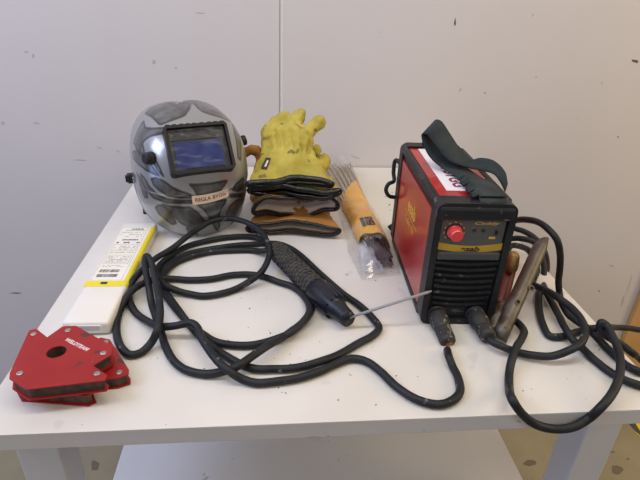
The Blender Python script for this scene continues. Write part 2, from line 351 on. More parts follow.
#PATTERN_BEGIN
FLAMES = [[(-0.896, 0.827), (-0.91, 0.855), (-0.964, 0.877), (-0.93, 0.914), (-0.937, 0.945), (-0.91, 0.964), (-0.944, 0.982), (-0.529, 0.986), (-0.265, 0.977), (-0.299, 0.995), (-0.183, 0.995), (1.113, 0.995), (0.285, 0.991), (0.088, 0.959), (-0.02, 0.932), (-0.088, 0.905), (-0.197, 0.886), (-0.285, 0.868), (-0.36, 0.845), (-0.428, 0.818), (-0.502, 0.841), (-0.604, 0.855), (-0.726, 0.85)],
    [(1.113, 0.982), (1.113, 0.964), (1.113, 0.945), (0.998, 0.936), (0.842, 0.932), (1.113, 0.895), (1.1, 0.864), (1.052, 0.841), (0.998, 0.814), (0.93, 0.791), (0.835, 0.777), (0.781, 0.75), (0.747, 0.736), (0.624, 0.745), (0.543, 0.791), (0.496, 0.823), (0.421, 0.859), (0.353, 0.886), (0.305, 0.905), (0.258, 0.927), (0.305, 0.955), (0.434, 0.977), (0.787, 0.982)],
    [(-0.74, 0.786), (-0.672, 0.773), (-0.618, 0.755), (-0.563, 0.768), (-0.523, 0.773), (-0.441, 0.791), (-0.36, 0.805), (-0.353, 0.786), (-0.346, 0.768), (-0.414, 0.75), (-0.496, 0.723), (-0.529, 0.7), (-0.563, 0.677), (-0.577, 0.655), (-0.591, 0.636), (-0.563, 0.609), (-0.55, 0.577), (-0.563, 0.555), (-0.577, 0.532), (-0.631, 0.545), (-0.706, 0.555), (-0.747, 0.564), (-0.808, 0.564), (-0.774, 0.627), (-0.767, 0.682), (-0.753, 0.723), (-0.76, 0.759), (-0.747, 0.773)],
    [(-0.835, 0.459), (-0.72, 0.523), (-0.658, 0.559), (-0.584, 0.559), (-0.529, 0.55), (-0.496, 0.527), (-0.462, 0.505), (-0.428, 0.477), (-0.394, 0.45), (-0.428, 0.45), (-0.468, 0.45), (-0.496, 0.455), (-0.529, 0.45), (-0.577, 0.455), (-0.631, 0.45), (-0.699, 0.445), (-0.794, 0.427), (-0.808, 0.445)],
    [(-0.482, 0.573), (-0.462, 0.573), (-0.441, 0.577), (-0.414, 0.541), (-0.387, 0.509), (-0.373, 0.477), (-0.36, 0.45), (-0.38, 0.468), (-0.407, 0.482), (-0.441, 0.527)],
    [(-0.482, 0.4), (-0.455, 0.414), (-0.428, 0.427), (-0.4, 0.423), (-0.367, 0.418), (-0.333, 0.405), (-0.305, 0.386), (-0.265, 0.373), (-0.224, 0.359), (-0.183, 0.35), (-0.143, 0.336), (-0.136, 0.323), (-0.136, 0.314), (-0.19, 0.314), (-0.244, 0.309), (-0.292, 0.314), (-0.346, 0.309), (-0.373, 0.327), (-0.407, 0.336), (-0.434, 0.35), (-0.462, 0.364), (-0.468, 0.382)],
    [(-0.618, 0.386), (-0.584, 0.386), (-0.557, 0.377), (-0.529, 0.355), (-0.509, 0.332), (-0.468, 0.318), (-0.434, 0.291), (-0.394, 0.286), (-0.346, 0.282), (-0.292, 0.286), (-0.231, 0.286), (-0.183, 0.291), (-0.136, 0.291), (-0.136, 0.282), (-0.136, 0.273), (-0.204, 0.273), (-0.265, 0.268), (-0.326, 0.259), (-0.38, 0.25), (-0.434, 0.255), (-0.496, 0.25), (-0.529, 0.264), (-0.557, 0.286), (-0.577, 0.309), (-0.604, 0.327), (-0.611, 0.359)],
    [(-0.496, 0.164), (-0.475, 0.186), (-0.455, 0.205), (-0.428, 0.214), (-0.394, 0.223), (-0.373, 0.205), (-0.353, 0.186), (-0.333, 0.164), (-0.319, 0.136), (-0.319, 0.118), (-0.312, 0.1), (-0.339, 0.086), (-0.36, 0.077), (-0.387, 0.091), (-0.414, 0.1), (-0.441, 0.114), (-0.475, 0.123), (-0.482, 0.145)],
    [(-0.421, 0.227), (-0.373, 0.232), (-0.326, 0.232), (-0.278, 0.236), (-0.224, 0.236), (-0.19, 0.241), (-0.156, 0.241), (-0.122, 0.218), (-0.088, 0.195), (-0.054, 0.159), (-0.014, 0.118), (-0.007, 0.1), (0.0, 0.077), (-0.041, 0.073), (-0.081, 0.068), (-0.143, 0.077), (-0.204, 0.082), (-0.231, 0.095), (-0.265, 0.105), (-0.292, 0.127), (-0.312, 0.155), (-0.339, 0.173), (-0.367, 0.195), (-0.394, 0.209)],
    [(-0.149, 0.414), (-0.109, 0.409), (-0.061, 0.409), (-0.007, 0.409), (0.054, 0.405), (0.136, 0.405), (0.217, 0.4), (0.197, 0.382), (0.176, 0.364), (0.156, 0.355), (0.136, 0.336), (0.075, 0.341), (0.02, 0.341), (-0.034, 0.336), (-0.088, 0.336), (-0.102, 0.359), (-0.109, 0.377), (-0.129, 0.395)],
    [(-0.095, 0.259), (-0.02, 0.264), (0.048, 0.268), (0.129, 0.264), (0.21, 0.255), (0.19, 0.227), (0.163, 0.205), (0.149, 0.177), (0.136, 0.15), (0.149, 0.095), (0.17, 0.036), (0.156, 0.027), (0.149, 0.014), (0.129, 0.032), (0.109, 0.05), (0.068, 0.1), (0.034, 0.145), (0.007, 0.177), (-0.02, 0.214), (-0.054, 0.236)],
    [(0.272, 0.314), (0.285, 0.332), (0.312, 0.345), (0.36, 0.35), (0.414, 0.355), (0.428, 0.305), (0.448, 0.25), (0.387, 0.268), (0.339, 0.277), (0.305, 0.295)],
    [(0.238, 0.282), (0.319, 0.259), (0.448, 0.205), (0.448, 0.195), (0.455, 0.182), (0.319, 0.241), (0.231, 0.268), (0.238, 0.273)],
    [(0.251, 0.191), (0.292, 0.2), (0.326, 0.209), (0.394, 0.186), (0.496, 0.141), (0.557, 0.059), (0.55, 0.018), (0.509, 0.009), (0.448, 0.009), (0.36, 0.045), (0.258, 0.095), (0.238, 0.118), (0.217, 0.141), (0.238, 0.164)],
    [(-0.224, 0.073), (-0.19, 0.068), (-0.156, 0.064), (-0.129, 0.036), (-0.088, 0.009), (-0.149, 0.014), (-0.204, 0.018), (-0.21, 0.045)],
    [(0.597, 0.736), (0.692, 0.686), (0.692, 0.664), (0.645, 0.636), (0.563, 0.618), (0.455, 0.564), (0.414, 0.491), (0.394, 0.509), (0.373, 0.523), (0.4, 0.586), (0.441, 0.645), (0.482, 0.7)],
    [(-0.713, 0.35), (-0.672, 0.35), (-0.631, 0.355), (-0.591, 0.323), (-0.563, 0.282), (-0.563, 0.25), (-0.563, 0.218), (-0.591, 0.209), (-0.624, 0.191), (-0.652, 0.282)]]
#PATTERN_END
def chaikin(p, n=2):
    for _ in range(n):
        o = []
        for i in range(len(p)):
            a, b_ = p[i], p[(i + 1) % len(p)]
            o += [(a[0] * .75 + b_[0] * .25, a[1] * .75 + b_[1] * .25), (a[0] * .25 + b_[0] * .75, a[1] * .25 + b_[1] * .75)]
        p = o
    return p
FLAMES = [chaikin(f_, 1) for f_ in FLAMES]
def inside(p, poly):
    x, y = p; c = False; n = len(poly)
    for i in range(n):
        x1, y1 = poly[i]; x2, y2 = poly[(i + 1) % n]
        if (y1 > y) != (y2 > y) and x < (x2 - x1) * (y - y1) / (y2 - y1) + x1: c = not c
    return c
def dist(p, poly):
    d = 9; n = len(poly)
    for i in range(n):
        a = Vector(poly[i]); e = Vector(poly[(i + 1) % n]) - a; w = Vector(p) - a
        t = max(0, min(1, w.dot(e) / max(e.dot(e), 1e-9))); d = min(d, (w - e * t).length)
    return d
bm = build_shell(); local(HM, bm)
shell = fin('shell', bm, None, wh, True)
ca = shell.data.color_attributes.new('pattern', 'FLOAT_COLOR', 'POINT')
nv = (NV + 1) * (NP + 1)
for idx in range(len(shell.data.vertices)):
    w = 0; line = 0
    if idx < nv:
        j, i = divmod(idx, NP + 1); ph = math.degrees(-PHM + 2 * PHM * i / NP); v = j / NV
        for poly in FLAMES:
            q = (ph / 100, v)
            xs = [p[0] for p in poly]; ys = [p[1] for p in poly]
            if not (min(xs) - .014 < q[0] < max(xs) + .014 and min(ys) - .014 < q[1] < max(ys) + .014): continue
            d = dist(q, poly); ins = inside(q, poly)
            if ins: w = 1
            line = max(line, 1 if d < .006 else 1 - min(1, (d - .006) / .006))
    ca.data[idx].color = (w, line, 0, 1)
def helm_mat():
    m = bpy.data.materials.new('silver flame lacquer'); m.use_nodes = True
    nt = m.node_tree; N = nt.nodes; L = nt.links; p = N['Principled BSDF']
    at = N.new('ShaderNodeAttribute'); at.attribute_name = 'pattern'
    sp = N.new('ShaderNodeSeparateColor'); L.new(at.outputs['Color'], sp.inputs[0])
    tc = N.new('ShaderNodeTexCoord'); wv = N.new('ShaderNodeTexNoise'); wv.inputs['Scale'].default_value = 14; wv.inputs['Detail'].default_value = 3
    mp = N.new('ShaderNodeMapping'); mp.inputs['Scale'].default_value = (3, 3, .8); L.new(tc.outputs['Object'], mp.inputs[0]); L.new(mp.outputs[0], wv.inputs['Vector'])
    r = N.new('ShaderNodeValToRGB'); r.color_ramp.elements[0].position = .35; r.color_ramp.elements[1].position = .65
    r.color_ramp.elements[0].color = (.07, .07, .066, 1); r.color_ramp.elements[1].color = (.17, .17, .16, 1); L.new(wv.outputs['Fac'], r.inputs[0])
    a = N.new('ShaderNodeMix'); a.data_type = 'RGBA'; L.new(sp.outputs[0], a.inputs[0]); a.inputs[6].default_value = (.32, .325, .325, 1); L.new(r.outputs[0], a.inputs[7])
    c = N.new('ShaderNodeMix'); c.data_type = 'RGBA'; mu = N.new('ShaderNodeMath'); mu.operation = 'MULTIPLY'; mu.inputs[1].default_value = .85; L.new(sp.outputs[1], mu.inputs[0])
    L.new(mu.outputs[0], c.inputs[0]); L.new(a.outputs[2], c.inputs[6]); c.inputs[7].default_value = (.022, .022, .024, 1)
    L.new(c.outputs[2], p.inputs['Base Color']); p.inputs['Metallic'].default_value = .45; p.inputs['Roughness'].default_value = .30; p.inputs['Coat Weight'].default_value = .7; p.inputs['Coat Roughness'].default_value = .1
    return m
shell.data.materials.clear(); shell.data.materials.append(helm_mat())
# rim bead along the lower edge
bm = bmesh.new(); tube(bm, [hs(-PHM + 2 * PHM * i / 60, 0) * .99 + Vector((0, 0, .003)) for i in range(61)], .003, 8); local(HM, bm); fin('rim', bm, mat('grey rim plastic', (.22, .22, .225), .4), wh, True)
# visor: tilted frame in front of the shell
def rrect(w, h, r, n=5):
    out = []
    for cx, cy, a0 in ((w - r, h - r, 0), (-w + r, h - r, 90), (-w + r, -h + r, 180), (w - r, -h + r, 270)):
        for k in range(n + 1):
            a = math.radians(a0 + 90 * k / n); out.append((cx + r * math.cos(a), cy + r * math.sin(a)))
    return out
bm = bmesh.new(); prism(bm, rrect(W2, H2, .008), -.028, .0035, holes=[rrect(W2 - .0058, H2 - .0058, .003)]); local(VM, bm)
vf = fin('visor_frame', bm, M['visorblack'], wh)
bm = bmesh.new()
for i in range(-4, 5): box(bm, (i * .013 + random.uniform(-.002, .002), H2 + .0005, .001), (.009, .003, .004), .001)
local(VM, bm); fin('frame_tab', bm, M['visorblack'], vf)
bm = bmesh.new(); box(bm, (0, 0, -.012), (2 * W2 - .012, 2 * H2 - .012, .004)); box(bm, (0, .031, -.0085), (2 * W2 - .016, .020, .002), .0004); local(VM, bm); fin('filter_cartridge', bm, mat('dark filter housing', (.06, .055, .05), .35, speck=[((.2, .18, .16), 60, .66)]), vf)
bm = bmesh.new(); box(bm, (-.001, -.010, -.0085), (.094, .054, .003), .0005); local(VM, bm)
fin('filter_lens', bm, mat('blue filter glass', (.03, .06, .38), .10, col2=(.09, .14, .52), vscale=40, coat=.5), vf)
def glass():
    m = bpy.data.materials.new('scratched cover glass'); m.use_nodes = True
    nt = m.node_tree; N = nt.nodes; L = nt.links; N.remove(N['Principled BSDF'])
    tr = N.new('ShaderNodeBsdfTransparent'); tr.inputs[0].default_value = (.9, .9, .9, 1); gl = N.new('ShaderNodeBsdfGlossy'); gl.inputs['Roughness'].default_value = .06
    df = N.new('ShaderNodeBsdfDiffuse'); df.inputs[0].default_value = (.7, .7, .7, 1)
    tc = N.new('ShaderNodeTexCoord'); mp = N.new('ShaderNodeMapping'); mp.inputs['Rotation'].default_value = (.4, .2, .7); mp.inputs['Scale'].default_value = (25, 60, 120)
    n = N.new('ShaderNodeTexNoise'); n.inputs['Scale'].default_value = 1; n.inputs['Detail'].default_value = 6; L.new(tc.outputs['Object'], mp.inputs[0]); L.new(mp.outputs[0], n.inputs['Vector'])
    mr = N.new('ShaderNodeMapRange'); mr.inputs[1].default_value = .52; mr.inputs[2].default_value = .75; mr.inputs[3].default_value = .01; mr.inputs[4].default_value = .13; L.new(n.outputs['Fac'], mr.inputs[0])
    a = N.new('ShaderNodeMixShader'); L.new(mr.outputs[0], a.inputs[0]); L.new(tr.outputs[0], a.inputs[1]); L.new(df.outputs[0], a.inputs[2])
    c = N.new('ShaderNodeMixShader'); fr = N.new('ShaderNodeFresnel'); fr.inputs[0].default_value = 1.5; L.new(fr.outputs[0], c.inputs[0]); L.new(a.outputs[0], c.inputs[1]); L.new(gl.outputs[0], c.inputs[2])
    L.new(c.outputs[0], N['Material Output'].inputs[0]); return m
bm = bmesh.new(); box(bm, (0, 0, -.002), (2 * W2 - .015, 2 * H2 - .015, .0016), .0003); local(VM, bm); fin('cover_glass', bm, glass(), vf)
# pivot knobs and side latch
for s, nm in ((-1, 'pivot_knob'), (1, 'pivot_knob')):
    p = hs(s * math.radians(47 if s < 0 else 84), .56 if s < 0 else .46); n = hn(s * math.radians(56 if s < 0 else 80), .47)
    q = n.to_track_quat('Z', 'Y').to_matrix().to_4x4(); q.translation = p - n * .003
    bm = bmesh.new(); lathe(bm, [(.013, 0), (.013, .006), (.0115, .008), (.0115, .016), (.009, .018)], HM @ q, 14); fin(nm, bm, M['blackplastic'], wh)
p = hs(-math.radians(99), .13); n = hn(-math.radians(100), .12)
q = n.to_track_quat('Z', 'Y').to_matrix().to_4x4(); q.translation = p + n * .004
bm = bmesh.new(); box(bm, (0, 0, 0), (.016, .020, .014), .002); box(bm, (.0, 0, .008), (.010, .014, .006), .001); local(HM @ q, bm); fin('side_latch', bm, M['blackplastic'], wh)
bm = bmesh.new()
for k in range(5):
    p = hs(-math.radians(92), .06 + .028 * k); box(bm, p, (.003, .014, .0025), .0008)
local(HM, bm); fin('vent_rib', bm, mat('grey vent plastic', (.3, .3, .31), .4), wh)
# headgear inside, resting on the bench
bm = bmesh.new()
def ell(z, a, b_, y0, n=40): return [Vector((a * math.cos(2 * PI * k / n), y0 + b_ * math.sin(2 * PI * k / n), z)) for k in range(n + 1)]
tube(bm, ell(.012, .072, .085, .05), .009, 8); tube(bm, [Vector((.10 * math.cos(PI * k / 20), .02, .012 + .12 * math.sin(PI * k / 20))) for k in range(21)], .007, 8)
local(HM, bm); fin('headgear', bm, M['headgear'], wh, True)
# sticker REGLA BYGG following the chin
def hsurf(u, w, ph0, v0, roll, off):    # u,w metres on the surface about a centre
    c, s = math.cos(roll), math.sin(roll); uu, ww = u * c - w * s, u * s + w * c
    ph = ph0; v = v0
    d = 1e-3; tu = (hs(ph + d, v) - hs(ph - d, v)).length / (2 * d); tv = (hs(ph, v + d) - hs(ph, v - d)).length / (2 * d)
    ph += uu / tu; v += ww / tv
    return hs(ph, v) + hn(ph, v) * off
ST = dict(ph0=math.radians(4.5), v0=.300, roll=math.radians(3))
bm = bmesh.new(); nx, ny = 16, 5; gr = {}
for k, off in ((0, .0002), (1, .0009)):
    for i in range(nx + 1):
        for j in range(ny + 1): gr[k, i, j] = bm.verts.new(hsurf((i / nx - .5) * .074, (j / ny - .5) * .0195, off=off, **ST))
for i in range(nx):
    for j in range(ny):
        bm.faces.new([gr[1, i, j], gr[1, i + 1, j], gr[1, i + 1, j + 1], gr[1, i, j + 1]]); bm.faces.new([gr[0, i, j + 1], gr[0, i + 1, j + 1], gr[0, i + 1, j], gr[0, i, j]])
for i in range(nx):
    bm.faces.new([gr[0, i, 0], gr[0, i + 1, 0], gr[1, i + 1, 0], gr[1, i, 0]]); bm.faces.new([gr[1, i, ny], gr[1, i + 1, ny], gr[0, i + 1, ny], gr[0, i, ny]])
for j in range(ny):
    bm.faces.new([gr[1, 0, j], gr[1, 0, j + 1], gr[0, 0, j + 1], gr[0, 0, j]]); bm.faces.new([gr[0, nx, j], gr[0, nx, j + 1], gr[1, nx, j + 1], gr[1, nx, j]])
local(HM, bm); stk = fin('sticker', bm, M['cream'], wh); stk['label'] = 'cream sticker reading REGLA BYGG'
me = text_mesh('REGLA BYGG', .0108, .0001, .0002)
for v in me.vertices: v.co = HM @ hsurf(v.co.x, v.co.y, off=.0011 + v.co.z, **ST)
link('lettering', me, M['redink'], stk)

# ------------------------------------------------------------------ welding power source
WX, WY, WA, WW, WL_, WH = .2425, .668, -.050, .1185, .292, .2135
WM = Matrix.Translation((WX, WY, T)) @ Matrix.Rotation(WA, 4, 'Z')    # origin: front left bottom corner; x right, y back
ws = empty('welding_power_source', WM @ Vector((WW / 2, WL_ / 2, 0)), WA); bpy.context.view_layer.update()
tag(ws, 'red and black inverter welding machine with a dark webbing carry strap', 'welding machine')
def wbox(name, c, s, m, bev=.002, parent=None, seg=2):
    bm = bmesh.new(); box(bm, c, s, bev, seg=seg); local(WM, bm); return fin(name, bm, m, parent or ws)
wbox('case', (WW / 2, WL_ / 2, WH / 2 + .003), (WW - .006, WL_ - .02, WH - .012), M['blackplastic'])
wbox('top_panel', (WW / 2, WL_ / 2, WH - .003), (WW - .020, WL_ - .05, .005), M['red'], .001)
# side panels: red sheet inside a black surround
def side(sx, nm):
    bm = bmesh.new()
    poly = [(.030, .016), (WL_ - .018, .012), (WL_ - .014, WH - .024), (.016, WH - .022), (.010, WH - .06), (.016, .04)]
    prism(bm, poly, 0, .003)
    mt = WM @ Matrix(((0, 0, 1 if sx > 0 else -1, WW - .0035 if sx > 0 else .0035), (1, 0, 0, 0), (0, 1, 0, 0), (0, 0, 0, 1)))
    local(mt, bm); return fin(nm, bm, M['red'], ws)
sl = side(-1, 'side_panel'); side(1, 'side_panel')
# bumper frames front and back: a rounded hollow band
def band(y0, y1, grow, nm, t=.010):
    bm = bmesh.new(); w, h_ = WW / 2 + grow, WH / 2 + grow
    prism(bm, rrect(w, h_, .014, 6), 0, y1 - y0, holes=[rrect(w - t, h_ - t, .008, 6)])
    mt = WM @ Matrix(((1, 0, 0, WW / 2), (0, 0, 1, y0), (0, 1, 0, WH / 2 + grow), (0, 0, 0, 1)))
    local(mt, bm); return fin(nm, bm, M['blackplastic'], ws)
band(-.010, .020, .0015, 'front_bumper'); band(WL_ - .022, WL_ + .004, .0015, 'rear_bumper')
for x in (.004, WW - .004):           # long corner rails
    for z, h_ in ((WH - .006, .014), (.008, .014)):
        bm = bmesh.new(); box(bm, (x, WL_ / 2, z), (.011, WL_ - .03, h_), .004); local(WM, bm); fin('corner_rail', bm, M['blackplastic'], ws)
# rear hump of the top frame
wbox('rear_bracket', (.045, WL_ - .006, WH + .006), (.012, .012, .012), M['blackplastic'], .003)
# front face, frame of the local front: u right, w up, o out
FM = WM @ Matrix(((1, 0, 0, WW / 2), (0, 0, -1, -.002), (0, 1, 0, 0), (0, 0, 0, 1)))
def fbox(name, c, s, m, bev=.001, parent=None):
    bm = bmesh.new(); box(bm, c, s, bev); local(FM, bm); return fin(name, bm, m, parent or ws)
fbox('front_plate', (0, WH / 2, -.004), (WW - .014, WH - .012, .010), M['blackplastic'], .002)
# brow above the control panel
fbox('brow', (0, WH - .013, .004), (WW - .004, .022, .014), M['blackplastic'], .005)
pz = .1625
cp = fbox('control_panel', (0, pz, .0015), (.098, .056, .003), M['panel'])
# curved yellow band under the knob
def arcband(w, y_c, sag, th, o0, o1, name, m, parent, n=16):
    bm = bmesh.new(); lo = []; hi = []
    up = [(w * (i / n - .5), y_c + th / 2 - sag * (1 - (2 * i / n - 1) ** 2)) for i in range(n + 1)]; dn = [(x, y - th) for x, y in reversed(up)]
    prism(bm, up + dn, o0, o1); local(FM, bm); return fin(name, bm, m, parent)
yb = arcband(.1, pz - .018, .0055, .0115, .003, .0036, 'yellow_band', mat('mustard print', (.50, .33, .03), .5), cp)
text('brand_lettering', 'esab', .0118, FM @ Matrix.Translation((.000, pz - .0235, .0037)) @ Matrix.Diagonal((1.4, 1, 1, 1)), M['ink'], yb, .0001, .0004, .2)
text('model_lettering', 'Caddy', .0085, FM @ Matrix.Translation((.018, pz + .0205, .0031)) @ Matrix.Diagonal((1.7, .8, 1, 1)), M['goldink'], cp, .0001, .0001, .3)
for sgn in (0, 1):
    p = FM @ Vector((.002 + .014 * sgn, pz + .0085, .003)); q = FM.copy(); q.translation = p
    bm = bmesh.new(); lathe(bm, [(.0032, 0), (.0032, .0006)], q, 12); fin('indicator', bm, M['ink'], cp)
fbox('mode_mark', (.0315, pz - .0035, .0033), (.010, .004, .0006), M['goldink'], .0002, cp)
bm = bmesh.new(); box(bm, (.036, pz + .006, .005), (.003, .007, .005), .001); local(FM, bm); fin('toggle_switch', bm, M['blackplastic'], cp)
q = FM.copy(); q.translation = FM @ Vector((-.0285, pz + .006, .003))
bm = bmesh.new(); lathe(bm, [(.0135, 0), (.0135, .0005)], q, 28); fin('dial', bm, M['ink'], cp)
bm = bmesh.new()
for k in range(9):
    a = math.radians(-40 + 32.5 * k); box(bm, (-.0285 + .0155 * math.cos(a), pz + .006 + .0155 * math.sin(a), .0033), (.0016, .0030, .0004), 0, Matrix.Rotation(a, 3, 'Z'))
local(FM, bm); fin('dial_mark', bm, M['goldink'], cp)
bm = bmesh.new(); lathe(bm, [(.0115, 0), (.0115, .004), (.010, .005), (.0095, .016), (.0085, .0175)], q, 24); kb = fin('knob', bm, M['knobred'], cp)
kb['label'] = 'red round knob'
fbox('lower_lip', (0, .1275, .003), (.100, .014, .008), mat('dark grey plastic', (.06, .062, .062), .5), .003)
# louvres
for k in range(8):
    w_ = .100 - .0016 * k; z = .1165 - .0108 * k
    arcband(w_, z, .0036, .0046, -.001, .0055, 'louvre', M['blackplastic'], ws)
    arcband(w_ + .002, z - .0054, .0036, .0056, .0008, .0014, 'vent_slot', M['hole'], ws)
# output sockets
SO = [(-.034, .017), (.030, .017)]
for (u, w_) in SO:
    q = FM.copy(); q.translation = FM @ Vector((u, w_ + .001, 0)); bm = bmesh.new(); lathe(bm, [(.0165, 0), (.0165, .006), (.014, .008)], q, 24); fin('socket', bm, M['blackplastic'], ws)
# side logo
q = WM @ Matrix(((0, 0, -1, .0003), (-1, 0, 0, .145), (0, 1, 0, .128), (0, 0, 0, 1)))
text('brand_lettering', 'esab', .036, q @ Matrix.Translation((.0, .008, .0003)), M['goldink'], sl, .0001, .0008)
text('model_lettering', 'Caddy 150', .017, q @ Matrix.Translation((-.006, -.023, .0003)), M['goldink'], sl, .0001, .0001)
bm = bmesh.new(); box(bm, (.0, -.010, .0003), (.10, .0012, .0003)); local(q, bm); fin('print_line', bm, M['goldink'], sl)
# sticker on the lid, reading from the left side
bm = bmesh.new(); box(bm, (.044, .155, WH + .0002), (.036, .215, .0006)); local(WM, bm); ls = fin('sticker', bm, M['sticker'], ws); ls['label'] = 'white sticker reading REGLA BYGG'
text('lettering', 'REGLA BYGG', .030, WM @ Matrix.Translation((.052, .150, WH + .0006)) @ Matrix.Rotation(-PI / 2, 4, 'Z'), M['redink'], ls, .0001, .001)
# carry strap
def ribbon(name, rows, m, parent, th=.0024, seg=7):
    L_ = spline([r[0] - r[1] for r in rows], seg); R_ = spline([r[0] + r[1] for r in rows], seg)
    bm = bmesh.new(); n = len(L_); mid = [(a + c) / 2 for a, c in zip(L_, R_)]; A = []
    for i in range(n):
        t = (mid[min(i + 1, n - 1)] - mid[max(i - 1, 0)]).normalized(); w = (R_[i] - L_[i]).normalized(); nn = t.cross(w).normalized() * th / 2
        cs = []
        for k in range(5):
            p = L_[i].lerp(R_[i], k / 4); cs.append(p + nn)
        for k in range(4, -1, -1):
            p = L_[i].lerp(R_[i], k / 4); cs.append(p - nn)
        A.append([bm.verts.new(p) for p in cs])
    for a, c in zip(A, A[1:]):
        for k in range(10): bm.faces.new((a[k], a[(k + 1) % 10], c[(k + 1) % 10], c[k]))
    bm.faces.new(A[0][::-1]); bm.faces.new(A[-1])
    return fin(name, bm, m, parent, True)
def W(x, y, z): return WM @ Vector((x, y, z))
def wv(x, y, z): return (WM.to_3x3() @ Vector((x, y, z)))
rows = [(W(.083, -.004, WH + .001), wv(.020, 0, 0)), (W(.083, .008, WH + .006), wv(.020, 0, 0)), (W(.081, .04, WH + .007), wv(.020, 0, 0)), (W(.079, .08, WH + .0045), wv(.020, 0, 0)),
        (W(.070, .112, WH + .006), wv(.0195, .003, 0)), (W(.054, .140, WH + .012), wv(.0185, .006, .002)),
        (W(.035, .162, WH + .028), wv(.0155, .009, .006)), (W(.022, .172, WH + .050), wv(.0130, .010, .009)), (W(.017, .172, WH + .066), wv(.0120, .009, .010)),
        (W(.024, .164, WH + .068), wv(.0120, .008, .010)), (W(.038, .152, WH + .052), wv(.0140, .007, .007)), (W(.060, .138, WH + .028), wv(.0130, .010, .005)),
        (W(.082, .128, WH + .018), wv(.006, .010, .003)), (W(.100, .120, WH + .020), wv(.001, .011, .007)), (W(.118, .108, WH + .019), wv(.001, .008, .009)), (W(.131, .094, WH + .007), wv(.003, .005, .009)), (W(.137, .086, WH - .008), wv(.002, .003, .006))]
STRAP_OBJ = ribbon('carry_strap', rows, M['strap'], ws)
ribbon('strap_overlap', [(W(.083, .004, WH + .0095), wv(.0205, 0, 0)), (W(.082, .04, WH + .0105), wv(.0205, 0, 0)), (W(.080, .078, WH + .0085), wv(.0205, 0, 0))], M['strap'], STRAP_OBJ)
bm = bmesh.new()
for i in range(9):
    p = W(.058 + .002 * math.sin(i * 2), .012 + .0095 * i, WH + .005); tube(bm, [p + wv(-.004, -.004, .001), p + wv(.004, 0, .005), p + wv(.008, .004, .001)], .0035, 7)
fin('strap_fringe', bm, M['strap'], STRAP_OBJ, True)

# ------------------------------------------------------------------ cables
CR = .0060
def P(px, py, z=CR): return atz(px, py, z)
def D(px, py, y): return aty(px, py, y)
def cable(name, pts, parent, r=CR, seg=7):
    bm = bmesh.new(); tube(bm, spline(pts, seg), r, 10); return fin(name, bm, M['rubber'], parent, True)
def plug(root, a, b_, tip=True):
    d = (b_ - a).normalized(); q = d.to_track_quat('Z', 'Y').to_matrix().to_4x4(); q.translation = a; Ln = (b_ - a).length
    bm = bmesh.new(); prof = [(.0125, 0), (.0155, .004), (.0158, .02), (.0140, .026)]
    for k in range(7):
        z = .030 + k * (Ln - .036) / 7; prof += [(.0132, z), (.0132, z + .0025), (.0122, z + .0032), (.0122, z + .0045)]
    prof += [(.0125, Ln - .002), (.0105, Ln)]
    lathe(bm, prof, q, 18); return fin('plug', bm, M['wornplug'], root, True)

# electrode holder, its lead and plug
HB = P(275, 249, .021); HT = P(349, 320, .020)
eh = empty('electrode_holder', Vector((HT.x, HT.y, T))); bpy.context.view_layer.update()
tag(eh, 'black electrode holder with ribbed grip and a long coiled black lead', 'electrode holder')
dv = (HT - HB); Lh = dv.length; dn = dv.normalized()
q = dn.to_track_quat('Z', 'Y').to_matrix().to_4x4(); q.translation = HB
bm = bmesh.new(); prof = [(.013, 0), (.0175, .004)]
nr = 17; g0, g1 = .008, Lh * .62
for k in range(nr):
    z = g0 + (g1 - g0) * k / nr; s = (g1 - g0) / nr; prof += [(.0178, z), (.0178, z + s * .5)]
prof += [(.017, g1)]
lathe(bm, prof, q, 26)
for k in range(26):                     # bumps of the moulded diamond grip
    pass
fin('grip', bm, M['gripgrey'], eh, True)
bm = bmesh.new()
q3 = q.to_3x3()
for k in range(17):
    for j in range(12):
        a = 2 * PI * (j + .5 * (k % 2)) / 12; z = .012 + (g1 - .020) * k / 16
        R_ = Vector((math.cos(a), math.sin(a), 0)); Tn = Vector((-math.sin(a), math.cos(a), 0)); fr = Matrix((Tn, Vector((0, 0, 1)), R_)).transposed()
        box(bm, q @ Vector((.0183 * R_.x, .0183 * R_.y, z)), (.0068, .0062, .0036), .0012, q3 @ fr, 1)
g = fin('grip_studs', bm, M['gripgrey'], eh)
bm = bmesh.new(); n = 24; rings = []
prof = [(0, .0185, .0185), (.006, .0225, .021), (.02, .0235, .0225), (.05, .0225, .0215), (.068, .018, .018), (.08, .0145, .0155), (.095, .0135, .0145), (Lh * .38 + .003, .0125, .0135)]
for z, rx, rz in prof:
    ring = []
    for k in range(n):
        a = 2 * PI * k / n; f_ = 1 - .05 * (1 + math.cos(a * 6)) / 2 if .01 < z < .06 else 1
        ring.append(bm.verts.new(q @ Vector((rx * f_ * math.cos(a), rz * f_ * math.sin(a), g1 - .004 + z))))
    rings.append(ring)
for a, c in zip(rings, rings[1:]):
    for k in range(n): bm.faces.new((a[k], a[(k + 1) % n], c[(k + 1) % n], c[k]))
bm.faces.new(rings[0][::-1]); bm.faces.new(rings[-1])
for v in bm.verts: v.co.z = max(v.co.z, T + .0004)
fin('jaw_head', bm, M['holderblue'], eh, True)
bm = bmesh.new(); qq = q.copy()
for k in range(5):
    a = math.radians(20 + 32 * k) ; box(bm, Vector((.0215 * math.cos(a), .0205 * math.sin(a), g1 + .036)), (.0035, .0045, .050), .001, Matrix.Rotation(a, 3, 'Z'))
for k in range(5):
    a = math.radians(200 + 32 * k) ; box(bm, Vector((.0215 * math.cos(a), .0205 * math.sin(a), g1 + .036)), (.0035, .0045, .050), .001, Matrix.Rotation(a, 3, 'Z'))
local(q, bm)
for v in bm.verts: v.co.z = max(v.co.z, T + .0003)
